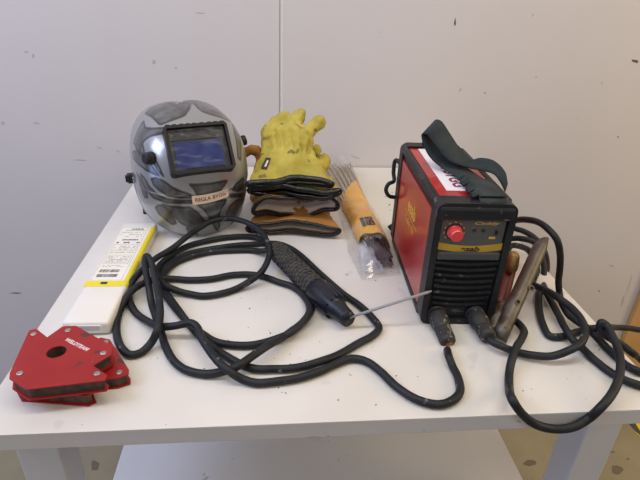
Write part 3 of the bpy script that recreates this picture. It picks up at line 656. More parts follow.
fin('lever_rib', bm, M['holderblue'], eh)
lo, mi, hi = CR, .018, .029
lead = [D(447.3, 350, .585)]
lead += [P(*p) for p in [(449, 357, .012), (452.5, 366), (458.5, 379), (459.8, 392), (453, 400), (439, 404.5), (418, 400), (397, 387), (380, 371), (367.5, 362), (353, 358.5), (338, 363), (319.6, 371.5), (299, 378), (280, 381), (257, 383), (242, 379, .008), (232, 373, .017), (219, 362.5, .022), (209, 350, .024), (200.5, 336, .026), (197, 327, .028), (191, 323, .029), (184, 324, .027), (174, 326, .022), (161, 326.5, .019), (147, 321, .009), (136, 313), (130, 302, .007), (129, 291, .009), (132, 282, .018), (140, 272.5, .02), (155, 259, .02), (172, 248.5, .022), (188, 236, .032), (198, 229, .036), (211, 221.5, .042), (227.5, 218.5, .046), (244, 221.5, .046), (259, 230, .042), (267.5, 243, .036), (269, 256, .03), (261, 272.5, .022), (250, 281, .014), (236, 289), (219, 294), (202.5, 296), (192.5, 294.5), (178, 291, .009), (165, 285, .018), (157, 275, .016), (160, 265, .013), (172, 255, .01), (188, 246), (207, 241), (227.5, 237.5), (248, 236.7), (261, 239.5)]]
lead += [P(272, 250, .005), P(283, 266, .005), P(296, 282, .0055), P(306, 297), P(311, 310, .006), P(303, 322), P(290, 332), P(282, 338, .012), P(269, 345, .018), P(252.5, 356, .019), P(236, 367, .018), P(221, 372, .010), P(204.6, 374), P(186, 370), P(174, 361), P(165.5, 346), P(161, 332, .006), P(156, 317), P(151.5, 303), P(149, 288, .02), P(146, 272, .03), P(144.6, 262, .034), P(146.5, 256, .036), P(151, 262, .036), P(154, 274, .036), P(157.5, 289, .035), P(159.5, 302, .034), P(160, 315, .032), P(157.5, 329.6, .028), P(151, 343, .012), P(140, 353), P(130, 354.6), P(120.6, 346), P(116.5, 332), P(118.5, 315), P(125, 299.6, .015), P(134, 289, .020), P(146.7, 282, .019), P(160, 278.5, .012), P(175, 279), P(190, 280), P(211, 279), P(232, 275), P(252.5, 274.6, .006), P(268, 278), P(280, 282.5), P(291, 286), P(301, 293), P(308, 303, .010), P(309, 313, .018), P(302, 323, .018), P(290, 333, .014), P(273, 340), P(252.5, 345), P(232, 345), P(215, 341.6), P(202.5, 334), P(190, 325, .006), P(180, 312), P(170, 298), P(163, 286, .006), P(161, 275, .007), P(172, 262), P(188, 254), P(205, 250), P(220, 247.6, .010), P(236, 245.4, .008), P(252.5, 244.4), P(265, 243.5, .006), P(278, 243.8, .006), P(290, 248), P(303, 257.5), P(315, 269), P(330, 282.5), P(344.6, 295), P(359, 305, .006), P(371.7, 317), P(379, 328), P(372, 336), P(359, 343), P(338, 355), P(321.7, 361, .010), P(305, 366), P(290, 368.5), P(273, 369), P(256.7, 369), P(244, 365.6, .006), P(231.7, 359.4), P(218, 351), P(206, 342, .006), P(194, 330, .006), P(184, 318, .006), P(172, 304), P(163, 290, .006), P(163, 277, .008), P(174, 264), P(190, 257), P(211, 252, .006), P(231.7, 250.5), P(252.5, 250.5), P(262, 251, .012), P(270, 250, .018), HB + dn * .004]
cable('lead', lead, eh)
p0 = FM @ Vector((SO[0][0], SO[0][1] + .001, .006))
plug(eh, p0, D(448.5, 343, .600)); 
bm = bmesh.new()
for k in range(6):
    a = D(448.5, 343, .600); e = lead[0]; o_ = Vector((random.uniform(-.004, .004), 0, random.uniform(-.004, .004))); tube(bm, [a + o_, (a + e) / 2 + o_ * .6, e], .0011, 5)
fin('bare_strands', bm, M['copper'], eh)
# electrode gripped by the holder
ra, rb = D(348, 318, HT.y + .004), D(431.5, 291, WY - .014)
bm = bmesh.new(); cyl(bm, ra, ra.lerp(rb, .97), .0023, 12); cyl(bm, ra.lerp(rb, .97), rb, .0013, 10)
o = fin('welding_electrode', bm, M['rodgrey'], None, True); tag(o, 'short grey welding electrode clamped in the black holder, pointing at the welding machine', 'welding electrode')

# earth clamp with its cable
c0 = P(503, 338, .012); c1 = D(548, 237.5, .735)
ec = empty('earth_clamp', Vector((c0.x, c0.y, T))); bpy.context.view_layer.update()
tag(ec, 'worn steel earth clamp leaning beside the welding machine, with black cable', 'earth clamp')
def channel(name, a, b_, w0, w1, nrm, m, parent, depth=.014, th=.0022, n=10):
    d = (b_ - a).normalized(); side_ = d.cross(nrm).normalized(); nn = side_.cross(d).normalized(); bm = bmesh.new(); prev = None
    prof = []
    for k in range(9):
        t = -1 + k / 4; prof.append((t, -abs(t) ** 3 * depth))
    rows_ = []
    for i in range(n + 1):
        s = i / n; w = (w0 + (w1 - w0) * s) / 2; w *= (1 if s < .93 else math.sqrt(max(.1, 1 - ((s - .93) / .07) ** 2 * .75)))
        c = a.lerp(b_, s); o_ = [c + side_ * w * t + nn * z for t, z in prof]; i_ = [c + side_ * (w - th) * t + nn * (z - th) for t, z in prof]
        rows_.append([bm.verts.new(p) for p in o_ + i_[::-1]])
    for r0, r1 in zip(rows_, rows_[1:]):
        m_ = len(r0)
        for k in range(m_): bm.faces.new((r0[k], r0[(k + 1) % m_], r1[(k + 1) % m_], r1[k]))
    for r in (rows_[0], rows_[-1]):
        for k in range(8): bm.faces.new((r[k], r[k + 1], r[-2 - k], r[-1 - k]))
    return fin(name, bm, m, parent, True), side_, nn, d
nrm = Vector((-.15, -1, .55))
arm, sd_, nn_, dd_ = channel('outer_arm', c0, c1, .027, .026, nrm, M['steel'], ec)
for s, off in ((.33, -.002), (.50, .009)):
    c = c0.lerp(c1, s) + sd_ * off + nn_ * .0004; qq = nn_.to_track_quat('Z', 'Y').to_matrix().to_4x4(); qq.translation = c
    bm = bmesh.new(); lathe(bm, [(.0032, -.001), (.0032, .0006)], qq, 12); fin('pivot_hole', bm, M['hole'], arm)
    bm = bmesh.new(); rg = []
    for r, z in [(.0034, .0002), (.0052, .0002), (.0052, .0012), (.0034, .0012)]: rg.append([bm.verts.new(qq @ Vector((r * math.cos(2 * PI * k / 16), r * math.sin(2 * PI * k / 16), z))) for k in range(16)])
    for i in range(4):
        for k in range(16): bm.faces.new((rg[i][k], rg[i][(k + 1) % 16], rg[(i + 1) % 4][(k + 1) % 16], rg[(i + 1) % 4][k]))
    fin('pivot_ring', bm, M['steel'], arm)
i0 = P(497, 333, .012) + Vector((0, .012, 0)); i1 = D(514, 262, .745)
arm2, s2_, n2_, d2_ = channel('inner_arm', i0, i0.lerp(i1, .42), .026, .028, Vector((-.6, -.9, .3)), M['steel'], ec)
gp, *_ = channel('red_grip', i0.lerp(i1, .36), i1, .030, .026, Vector((-.3, -1, .4)), mat('dark red paint', (.16, .012, .010), .45, col2=(.10, .02, .015), vscale=40), ec)
bm = bmesh.new(); a = D(517, 292, .715); c = D(536, 252, .75); cyl(bm, a, c, .008, 12, .006); fin('red_sleeve', bm, mat('red sleeve', (.18, .015, .012), .5), ec)
# brass contact shoe
bm = bmesh.new(); a = D(510.5, 273, .722); c = D(513.5, 252, .735); dd = (c - a); qq = dd.normalized().to_track_quat('Z', 'Y').to_matrix().to_4x4(); qq.translation = a
lathe(bm, [(.006, 0), (.0105, .006), (.0115, .014), (.0115, dd.length - .008), (.009, dd.length - .002), (.004, dd.length + .001)], qq, 18); fin('brass_shoe', bm, M['brass'], ec, True)
bm = bmesh.new()
sp = [c0.lerp(c1, .3) + nn_ * -.016 + (sd_ * math.cos(k * .7) + nn_ * math.sin(k * .7)) * .006 + dd_ * (k * .0007) for k in range(40)]
tube(bm, sp, .0014, 6); fin('spring', bm, M['steel'], ec, True)
ecab = [D(513, 319, .650)] + [P(*p) for p in [(519, 324, .012), (524, 331, .013), (521.5, 339, .016), (516.5, 347, .020), (512, 359, .018), (509.2, 373, .010), (509.2, 387, .008)]]
ecab += [D(512.5, 400, .449), D(521, 412.5, .4475), D(535, 424, .447), D(555, 429, .447), D(573, 427, .448), D(589, 418, .455)] + [P(*p) for p in [(599.6, 408.5, .012), (610.5, 396, .020), (618, 381, .026), (620.5, 364, .030), (617.5, 347, .033), (612, 335.6, .037), (607, 326, .042), (601.5, 322.5, .044), (600, 327, .036), (604, 334, .026), (613, 340, .018), (622, 345, .008), (631, 352, .002)]]
ecab += [aty(640, 359.6, .735), aty(664, 382, .70), aty(690, 425, .66), aty(700, 455, .60), aty(688, 440, .585)]
ecab += [aty(668, 404, .58), P(648, 388.5, .004), P(640, 385.6), P(624.6, 380, .007), P(610, 372), P(595.4, 360.6), P(581, 347, .008), P(573, 340, .012), P(565, 328, .017), P(559, 316, .017), P(552, 303, .015), P(547, 293, .015)]
ecab += [D(543, 280, .80), D(544, 266, .82), D(535, 243, .86), D(520, 238.5, .88), D(508, 240, .91), D(500, 250, .95), D(503, 262, .94), D(511, 246, .88), D(522, 247, .84), D(531, 253, .80), D(537, 268, .77), D(533, 281, .745)]
ecab += [D(534, 285, .725), D(545, 290, .70), P(557, 297, .038), P(570, 306.5, .037), P(579, 316, .035), P(584, 325, .033), P(585, 335, .031), P(580, 344, .028), P(570, 350, .024), P(552.5, 356, .014), P(536, 355.6, .010), P(519, 352.5, .008), P(503, 347, .013)]
pe = D(489, 338, .600); ps = FM @ Vector((SO[1][0], SO[1][1] + .001, .006))
ecab += [pe + (ps - pe).normalized() * -.006, pe + (ps - pe).normalized() * .006]
cable('cable', ecab, ec)
plug(ec, ps, pe)
# mains cord of the machine (two visible runs on the right, one bight behind on the left)
mc = [W(.10, WL_ - .01, .16), W(.135, WL_ + .03, .165), D(506, 223, .88), D(513, 221, .85), D(523, 219.5, .82), D(537, 221.7, .79), D(548, 229, .76), D(557, 240, .74), D(560, 253, .735), D(560, 267, .735), D(558.5, 281, .735), D(559.5, 293, .73)]
mc += [P(*p) for p in [(563, 305, .020), (569, 315, .014), (578, 322, .010), (588, 328.5, .012), (597, 337.5, .010), (608, 349), (618, 358.5), (627, 365.7), (640, 372.3)]]
mc += [aty(660, 384, .60), aty(700, 420, .63), aty(705, 400, .72), aty(680, 345, .80), aty(655, 331, .79)]
mc += [aty(640, 330, .79), aty(629, 328.2, .775), aty(615, 327.5, .755), P(603, 328, .022), P(592, 328.6, .018), P(580, 331.3, .007), P(570, 334), P(562, 336.7), P(550, 336), P(543, 325), P(539, 308), P(539, 294, .010)]
mc += [D(542, 281, .84), D(547, 268, .86), D(543, 248, .88), D(533, 236.7, .90), D(523, 231, .92), D(513, 227.5, .94), W(.15, WL_ + .03, .12), W(.06, WL_ + .045, .05), W(.0, WL_ + .035, .01)]
cable('mains_cord', mc, ws)
lp = [W(.02, WL_ - .005, .15), D(396, 160, .985), D(393.5, 172, .985), D(394, 181, .975), D(388.5, 184, .97), D(386, 190, .968), D(389, 196, .966), D(396, 198, .97), W(.02, WL_ + .02, .05), W(.05, WL_ - .005, .045)]
bm = bmesh.new(); tube(bm, spline(lp, 7), .0042, 10); fin('rear_lead', bm, M['rubber'], ws, True)

# ------------------------------------------------------------------ electrode box
p = (-.3172, .648, -.005, .069, .352, .024)
ML = Matrix.Translation((-.3195, .648, T)) @ Matrix.Rotation(-.012, 4, 'Z'); BWd, BL, BH = .071, .352, .024
eb = empty('electrode_box', ML @ Vector((BWd / 2, BL / 2, 0)), -.012); bpy.context.view_layer.update()
tag(eb, 'flat white plastic electrode box with a yellow edged paper label', 'electrode box')
bm = bmesh.new(); box(bm, (BWd / 2, BL / 2, BH / 2), (BWd, BL, BH), .006, seg=4); local(ML, bm); fin('box_body', bm, M['whiteplastic'], eb, True)
bm = bmesh.new(); prism(bm, rrect(BWd / 2 - .012, BH / 2 - .005, .003), 0, .0016, holes=[rrect(BWd / 2 - .0145, BH / 2 - .0075, .002)])
local(ML @ Matrix(((1, 0, 0, BWd / 2), (0, 0, -1, .0002), (0, 1, 0, BH / 2), (0, 0, 0, 1))), bm); fin('end_cap', bm, M['whiteplastic'], eb)
bm = bmesh.new(); prism(bm, rrect(BWd / 2 - .015, BH / 2 - .008, .002), 0, .0006); local(ML @ Matrix(((1, 0, 0, BWd / 2), (0, 0, -1, .0002), (0, 1, 0, BH / 2), (0, 0, 0, 1))), bm); fin('cap_window', bm, mat('pale grey plastic', (.55, .55, .6), .2), eb)
ly0, ly1 = .118, BL - .022
def lb(name, x0, x1, y0, y1, m, par, z=.0002, th=.0003):
    bm = bmesh.new(); box(bm, ((x0 + x1) / 2, (y0 + y1) / 2, BH + z + th / 2), (x1 - x0, y1 - y0, th)); local(ML, bm); return fin(name, bm, m, par)
lab = lb('label', .0045, BWd - .008, ly0, ly1, M['paper'], eb); lab['label'] = 'printed paper label'
lb('yellow_edge', .0005, BWd - .0055, ly0 - .018, ly0, M['yellow'], lab)
lb('yellow_edge', BWd - .0082, BWd - .0055, ly0 - .001, ly1, M['yellow'], lab)
bm = bmesh.new()                       # strip rolling over the rounded edge
pts = [(BWd - .0058 + (.0063) * math.sin(a), BH - .0058 + (.0063) * math.cos(a)) for a in [PI / 2 * k / 6 for k in range(7)]]
for (xa, za), (xb, zb_) in zip(pts, pts[1:]):
    vs = [bm.verts.new((xa, ly0 - .014, za)), bm.verts.new((xb, ly0 - .014, zb_)), bm.verts.new((xb, ly1, zb_)), bm.verts.new((xa, ly1, za))]; bm.faces.new(vs)
bmesh.ops.remove_doubles(bm, verts=bm.verts, dist=1e-5); local(ML, bm); fin('yellow_edge', bm, M['yellow'], lab)
lb('black_mark', .026, .037, ly0 - .011, ly0 - .004, M['ink'], lab, .0006)
R2 = random.Random(7)
bm = bmesh.new()
def ink(x0, x1, y0, y1): box(bm, ((x0 + x1) / 2, (y0 + y1) / 2, BH + .0006), (x1 - x0, y1 - y0, .0001))
for (yy) in (ly0 + .012, ly0 + .028):   # two bar codes
    x = .012
    while x < .046:
        w_ = R2.choice((.0005, .0009, .0014)); ink(x, x + w_, yy, yy + .010); x += w_ + R2.choice((.0005, .0009))
local(ML, bm); fin('bar_code', bm, M['ink'], lab)
bm = bmesh.new()
def frame_(x0, x1, y0, y1, t=.0005):
    ink(x0, x1, y0, y0 + t); ink(x0, x1, y1 - t, y1); ink(x0, x0 + t, y0, y1); ink(x1 - t, x1, y0, y1)
frame_(.010, .054, ly0 + .058, ly0 + .090); frame_(.010, .055, ly0 + .108, ly0 + .133); frame_(.006, .058, ly0 + .002, ly1 - .003, .0004)
local(ML, bm); fin('printed_frame', bm, M['greyink'], lab)
bm = bmesh.new()
def words(x0, x1, y, h_, dense=.8):
    x = x0
    while x < x1:
        w_ = R2.uniform(.0012, .005)
        if R2.random() < dense: ink(x, min(x + w_, x1), y, y + h_ * R2.uniform(.8, 1))
        x += w_ + R2.uniform(.0006, .0014)
for k in range(5): words(.013, .051, ly0 + .063 + k * .005, .0018)
for k in range(3): words(.014, .052, ly0 + .112 + k * .006, .0022, .6)
for k in range(2): words(.012, .050, ly0 + .047 + k * .004, .0012, .6)
for k in range(4): words(.010, .054, ly0 + .166 + k * .009, .002, .7)
words(.010, .055, ly0 + .100, .0022)
local(ML, bm); fin('small_print', bm, M['greyink'], lab)
bm = bmesh.new(); words(.012, .056, ly0 + .138, .006, .75); words(.02, .05, ly0 + .150, .005, .6); words(.022, .05, ly1 - .014, .005, .9); local(ML, bm); fin('bold_print', bm, M['ink'], lab)

# ------------------------------------------------------------------ welding magnets
mp_ = [(-.346, .611), (-.338, .615), (-.315, .594), (-.303, .619), (-.285, .620), (-.221, .571), (-.217, .552), (-.234, .531), (-.211, .512), (-.211, .502), (-.300, .490), (-.329, .511), (-.333, .522)]
cx = sum(p[0] for p in mp_) / 13; cy = sum(p[1] for p in mp_) / 13
loc_ = [(x - cx, y - cy) for x, y in mp_]
def inset(poly, d):
    out = []; n = len(poly)
    for i in range(n):
        a, b_, c = Vector(poly[i - 1]), Vector(poly[i]), Vector(poly[(i + 1) % n]); e1 = (b_ - a).normalized(); e2 = (c - b_).normalized()
        n1 = Vector((e1.y, -e1.x)); n2 = Vector((e2.y, -e2.x)); s = (n1 + n2); s = s / max(s.length_squared / 2, .35); out.append(tuple(b_ + s * d))
    return out
area = sum(loc_[i - 1][0] * loc_[i][1] - loc_[i][0] * loc_[i - 1][1] for i in range(13))
sgn = 1 if area < 0 else -1
hole = [(-.2905 - cx + .0125 * math.cos(2 * PI * k / 28), .561 - cy + .0125 * math.sin(2 * PI * k / 28)) for k in range(28)]
def magnet(loc, rz, rx, ry, H, label, scale=1, txt=True, loc_=loc_, rv=((-.336, .602), (-.292, .609), (-.228, .556), (-.224, .515), (-.320, .520))):
    mt = Matrix.Translation(loc) @ Matrix.Rotation(rz, 4, 'Z') @ Matrix.Rotation(rx, 4, 'X') @ Matrix.Rotation(ry, 4, 'Y') @ Matrix.Scale(scale, 4)
    root = empty('welding_magnet', loc, rz); bpy.context.view_layer.update(); tag(root, label, 'welding magnet')
    bm = bmesh.new(); prism(bm, loc_, 0, .0016, holes=[hole]); local(mt, bm); fin('bottom_plate', bm, M['magnetred'], root)
    bm = bmesh.new(); prism(bm, loc_, H - .0016, H, holes=[hole]); local(mt, bm); tp = fin('top_plate', bm, M['magnetred'], root)
    ins = inset(loc_, .0035 * sgn)
    hole2 = [(-.2905 - cx + .0135 * math.cos(2 * PI * k / 28), .561 - cy + .0135 * math.sin(2 * PI * k / 28)) for k in range(28)]
    bm = bmesh.new(); prism(bm, ins, .0016, H - .0016, holes=[hole2]); local(mt, bm); fin('magnet_core', bm, M['magnetdark'], root)
    for (x, y) in rv:
        q_ = mt @ Matrix.Translation((x - cx, y - cy, H)); bm = bmesh.new(); lathe(bm, [(.0042, 0), (.0042, .0006), (.003, .0012)], q_, 14); fin('rivet', bm, M['rivet'], root, False)
    if txt:
        a = Vector((-.289, .589)) ; c = Vector((-.249, .562)); ang = math.atan2(c.y - a.y, c.x - a.x)
        mid = (a + c) / 2
        text('lettering', 'WELDTEAM', .0085, mt @ Matrix.Translation((mid.x - cx, mid.y - cy, H + .0002)) @ Matrix.Rotation(ang, 4, 'Z'), M['whiteink'], tp, .0001, .0003)
    return root
magnet(Vector((cx, cy, T + .0215)), 0, math.radians(-1), 0, .0185, 'red arrow shaped welding magnet on top of the stack, with white lettering')
low = [(-.323, .512), (-.236, .499), (-.228, .505), (-.240, .526), (-.207, .530), (-.193, .537), (-.195, .546), (-.238, .612), (-.252, .617), (-.275, .596), (-.300, .612), (-.315, .608), (-.337, .540), (-.336, .528)][::-1]
magnet(Vector((cx, cy, T + .0006)), 0, 0, 0, .0185, 'lower red welding magnet lying on the bench under the other one', txt=False, loc_=[(x - cx, y - cy) for x, y in low], rv=((-.206, .541), (-.242, .606), (-.243, .507), (-.318, .520)))

# ------------------------------------------------------------------ gloves
def remesh(bm, vox, name):
    me = bpy.data.meshes.new(name); bmesh.ops.recalc_face_normals(bm, faces=bm.faces); bm.to_mesh(me); bm.free()
    o = bpy.data.objects.new(name, me); C.objects.link(o)
    md = o.modifiers.new('r', 'REMESH'); md.mode = 'VOXEL'; md.voxel_size = vox
    sm = o.modifiers.new('s', 'SMOOTH'); sm.iterations = 3; sm.factor = .5
    dg = bpy.context.evaluated_depsgraph_get(); out = bpy.data.meshes.new_from_object(o.evaluated_get(dg))
    bpy.data.objects.remove(o); bpy.data.meshes.remove(me); return out
def lerpk(keys, s):
    for (s0, *a), (s1, *b_) in zip(keys, keys[1:]):
        if s <= s1:
            t = (s - s0) / (s1 - s0); t = t * t * (3 - 2 * t) if True else t
            return [x + (y - x) * t for x, y in zip(a, b_)]
    return list(keys[-1][1:])
LEATHER = []
def glove(label, group, leather, mt, keys, fingers, wave, lipz, seed, mlining=True, trimr=.0042, extra=None, depth=.06):
    """keys: (y, half width, half height, centre z, centre x); fingers: list of point lists with radii"""
    root = empty('welding_glove', mt.translation); bpy.context.view_layer.update(); tag(root, label, 'glove', group)
    def ring(y, d=0, n=44):
        w, h_, cz, cx_ = lerpk(keys, y); out = []
        for k in range(n):
            a = 2 * PI * k / n; ca_, sa = math.cos(a), math.sin(a)
            x = (w - d) * math.copysign(abs(ca_) ** .8, ca_); z = (h_ - d) * math.copysign(abs(sa) ** .8, sa)
            f_ = max(0, 1 - y / .12)
            z += f_ * wave * math.sin(x * 46 + seed) + f_ * .4 * wave * math.sin(x * 101 + seed * 2)
            yy = y + (lipz if sa < 0 else 0) * f_ * abs(sa)
            out.append(Vector((cx_ + x, yy + f_ * .006 * math.sin(x * 30 + seed * 1.7), cz + z)))
        return out
    bm = bmesh.new(); ys = [i * .008 for i in range(int(keys[-1][0] / .008) + 1)] + [keys[-1][0]]
    R = [[bm.verts.new(p) for p in ring(y)] for y in ys]
    I = [[bm.verts.new(p) for p in ring(y, .0042)] for y in (0, depth / 3, depth * .66, depth)]
    def strip(a, c):
        n = len(a)
        for k in range(n): bm.faces.new((a[k], a[(k + 1) % n], c[(k + 1) % n], c[k]))
    for a, c in zip(R, R[1:]): strip(a, c)
    strip(I[0], R[0])
    for a, c in zip(I, I[1:]): strip(c, a)
    bm.faces.new(R[-1]); bm.faces.new(I[-1])
    for f_ in fingers:
        pts = [Vector(p[:3]) for p in f_]; rr = [p[3] for p in f_]
        sp_ = spline(pts, 5); rs = []
        for i in range(len(sp_)):
            t = i / 5; k = min(int(t), len(rr) - 2); rs.append(rr[k] + (rr[k + 1] - rr[k]) * (t - k))
        d = (sp_[-1] - sp_[-2]).normalized(); r_ = rs[-1]
        for a in (30, 55, 75): sp_.append(pts[-1] + d * r_ * math.sin(math.radians(a))); rs.append(r_ * math.cos(math.radians(a)))
        tube(bm, sp_, rs, 12)
    me = remesh(bm, .0032, 'glove')
    nrms = [v.normal.copy() for v in me.vertices]; outc = []
    for v in me.vertices:
        c = v.co.copy(); s = c.y; wr = math.exp(-((s - .105) / .035) ** 2)
        n_ = noise.noise(c * 28 + Vector((seed, 0, 0))) * .0065 + noise.noise(c * 70 + Vector((0, seed, 0))) * .0030 + wr * .0040 * math.sin(c.x * 330 + 5 * noise.noise(c * 20))
        n_ *= min(1, max(.0, s - .01) / .06)
        outc.extend(c + nrms[v.index] * n_)
    me.vertices.foreach_set('co', outc); me.update()
    if extra: me.transform(Matrix.Identity(4)); [setattr(v, 'co', extra(v.co)) for v in me.vertices]
    me.transform(mt)
    lo_ = link('leather', me, leather, root, True); LEATHER.append(lo_)
    X = extra or (lambda p: p)
    bm = bmesh.new(); rg = ring(0, .002); tube(bm, [X(p) + Vector((0, -.001, 0)) for p in rg + rg[:2]], trimr, 8, False); bmesh.ops.transform(bm, matrix=mt, verts=bm.verts); fin('trim', bm, M['trim'], root, True)
    if mlining:
        bm = bmesh.new(); S = [[bm.verts.new(X(p)) for p in ring(y, .0078)] for y in (.004, .02, .04, .055)]
        for a, c in zip(S, S[1:]): strip(a, c)
        bm.faces.new(S[-1]); bmesh.ops.transform(bm, matrix=mt, verts=bm.verts); fin('lining', bm, M['lining'], root, True)
    return root
def GM(x, y, z, rz, rx=0, ry=0): return Matrix.Translation((x, y, T + z)) @ Matrix.Rotation(rz, 4, 'Z') @ Matrix.Rotation(rx, 4, 'X') @ Matrix.Rotation(ry, 4, 'Y')
gy = 'yellow leather welding gloves'; gb = 'brown leather welding gloves'
# brown, lowest: lies flat, mouth towards the viewer
fl = [[(-.04, .20, .018, .017), (-.045, .24, .018, .016), (-.047, .275, .017, .013)], [(-.012, .20, .018, .017), (-.012, .25, .018, .016), (-.012, .29, .017, .013)], [(.016, .20, .018, .017), (.018, .25, .018, .016), (.02, .285, .017, .013)], [(.042, .20, .018, .016), (.047, .24, .018, .014), (.052, .265, .017, .012)], [(-.05, .12, .018, .018), (-.085, .16, .018, .016), (-.098, .20, .018, .013)]]
glove('lowest brown leather welding glove in the pile, flat on the bench', None, M['bglove'], GM(.045, .972, .001, math.radians(-3)),
      [(0, .101, .015, .0205, 0), (.09, .078, .018, .0225, 0), (.12, .058, .018, .0225, 0), (.17, .06, .018, .0225, 0), (.21, .055, .016, .0225, 0)], fl, .0025, .006, 1.3)
f2 = [[(-.045, .11, .022, .018), (-.062, .135, .045, .016), (-.066, .15, .075, .014), (-.076, .155, .093, .0125), (-.090, .157, .094, .0115), (-.100, .157, .088, .0105)]] + fl[:4]
glove('brown leather welding glove with pale lining and one finger sticking out left', None, M['bglove'], GM(.046, .985, .047, math.radians(2)),
      [(0, .093, .026, .016, .004), (.09, .078, .018, .016, 0), (.12, .058, .017, .014, 0), (.17, .06, .017, .012, 0), (.21, .055, .015, .010, 0)], f2, .0065, .020, 4.1)
glove('lower yellow leather welding glove under the other yellow one', None, M['yglove'], GM(.047, .992, .0885, math.radians(-4), math.radians(1)),
      [(0, .097, .010, .010, 0), (.09, .078, .014, .008, 0), (.12, .056, .016, .006, 0), (.17, .058, .017, .004, 0), (.21, .054, .016, .002, 0)], fl[:4] + [[(.045, .12, .01, .018), (.060, .15, .014, .017), (.064, .19, .02, .014)]], .004, .004, 2.2, mlining=False, trimr=.0068, depth=.015)
fy = [[(-.030, .145, .062, .020), (-.024, .180, .076, .019), (-.008, .203, .088, .0165), (.003, .208, .094, .0145)],
      [(.008, .150, .064, .018), (.016, .185, .078, .018), (.029, .205, .090, .0165), (.037, .208, .097, .0155)],
      [(.034, .140, .056, .020), (.051, .165, .066, .019), (.068, .182, .079, .018), (.077, .186, .089, .0165)],
      [(-.034, .13, .056, .022), (-.038, .16, .066, .021)],
      [(.032, .105, .045, .020), (.044, .13, .050, .018), (.050, .150, .054, .016)]]
glove('topmost yellow leather welding glove with its fingers curled up', None, M['yglove'], GM(.038, .992, .1105, math.radians(2)),
      [(0, .089, .0075, .0085, 0), (.04, .080, .013, .018, .000), (.085, .062, .018, .035, .002), (.11, .056, .022, .045, .002), (.15, .060, .024, .058, .002), (.18, .054, .022, .070, 0), (.20, .035, .016, .078, 0)], fy, .0035, .002, .6, mlining=False, trimr=.0068, depth=.012)
# small black label sewn on the cuff of the top glove
from mathutils.bvhtree import BVHTree
tg = LEATHER[-1]; bv = BVHTree.FromPolygons([v.co for v in tg.data.vertices], [tuple(p.vertices) for p in tg.data.polygons])
def on_glove(px, py, off):
    o_ = Vector((0, 0, CAMH)); d_ = ray(px, py).normalized(); hit, n_, *_ = bv.ray_cast(o_, d_)
    return hit + n_ * off
def patch(name, c4, off, m, par, nx=3, ny=5):
    bm = bmesh.new(); g = {}
    for k, o_ in ((0, off - .0006), (1, off)):
        for i in range(nx + 1):
            for j in range(ny + 1):
                a = Vector(c4[0]).lerp(Vector(c4[1]), i / nx); b_ = Vector(c4[3]).lerp(Vector(c4[2]), i / nx); q_ = a.lerp(b_, j / ny); g[k, i, j] = bm.verts.new(on_glove(q_.x, q_.y, o_))
    for i in range(nx):
        for j in range(ny): bm.faces.new([g[1, i, j], g[1, i + 1, j], g[1, i + 1, j + 1], g[1, i, j + 1]])
    for i in range(nx):
        for j in (0, ny): bm.faces.new([g[0, i, j], g[0, i + 1, j], g[1, i + 1, j], g[1, i, j]])
    for j in range(ny):
        for i in (0, nx): bm.faces.new([g[1, i, j], g[1, i, j + 1], g[0, i, j + 1], g[0, i, j]])
    return fin(name, bm, m, par)
pt_l = patch('sewn_label', [(265.5, 158), (271, 158.6), (266.8, 170), (261, 169)], .0022, M['ink'], tg.parent)
pt_l['label'] = 'small black sewn label'
patch('label_print', [(267.3, 161.0), (268.9, 161.2), (266.0, 167.6), (264.2, 167.3)], .0027, M['whiteink'], pt_l, 1, 3)

# ------------------------------------------------------------------ packet of rods
PM = Matrix.Translation((.2025, .832, T)) @ Matrix.Rotation(math.radians(1.6), 4, 'Z')
PLn = .595
def arch(w, h_, n=18, e=2.4):
    return [(w * math.copysign(abs(math.cos(a)) ** (2 / e), math.cos(a)), h_ * abs(math.sin(a)) ** (2 / e)) for a in [PI - PI * k / n for k in range(n + 1)]]
def sweep(bm, rows_, close=False):
    V = [[bm.verts.new(p) for p in r] for r in rows_]
    for a, c in zip(V, V[1:]):
        for k in range(len(a) - 1 + (1 if close else 0)): bm.faces.new((a[k], a[(k + 1) % len(a)], c[(k + 1) % len(a)], c[k]))
    return V
# bag
bag_rows = []
for i in range(30):
    s = i / 29; y = -.028 + (PLn + .024) * s; w = .037 + .004 * math.sin(s * 9) + (.004 if s < .2 else 0) + .009 * s; h_ = .046 * (min(1, s * 9 + .12)) + .003 * math.sin(s * 21)
    row = []
    for j, (x, z) in enumerate(arch(w, h_)):
        nz = noise.noise(Vector((x * 40, y * 25, z * 40))) * .004
        row.append(Vector((x + (.003 if s < .15 else 0) + nz, y + .010 * math.sin(x * 60) * (1 - s), max(.0008, z + nz * (z > .003)))))
    bag_rows.append(row)
bm = bmesh.new(); sweep(bm, bag_rows)
bt = [[Vector((r[0].x, r[0].y, .0008)), Vector((r[-1].x, r[-1].y, .0008))] for r in bag_rows]; sweep(bm, bt)
local(PM, bm)
bag = fin('plastic_bag', bm, M['film'], None, True); tag(bag, 'clear crinkled plastic bag around the packet of welding rods', 'plastic bag')
bm = bmesh.new(); fr_ = []
for i in range(9):
    row = []
    for j in range(9):
        x = -.030 + .040 * i / 8; y = -.018 + .072 * j / 8
        row.append(bm.verts.new((x, y, .0035 + .026 * (j / 8) ** .8 * (1 - .5 * (i / 8) ** 2) + .007 * noise.noise(Vector((x * 70, y * 60, 3))))))
    fr_.append(row)
for i in range(8):
    for j in range(8): bm.faces.new((fr_[i][j], fr_[i + 1][j], fr_[i + 1][j + 1], fr_[i][j + 1]))
local(PM, bm); cf = film(); cf.name = 'cloudy folded film'
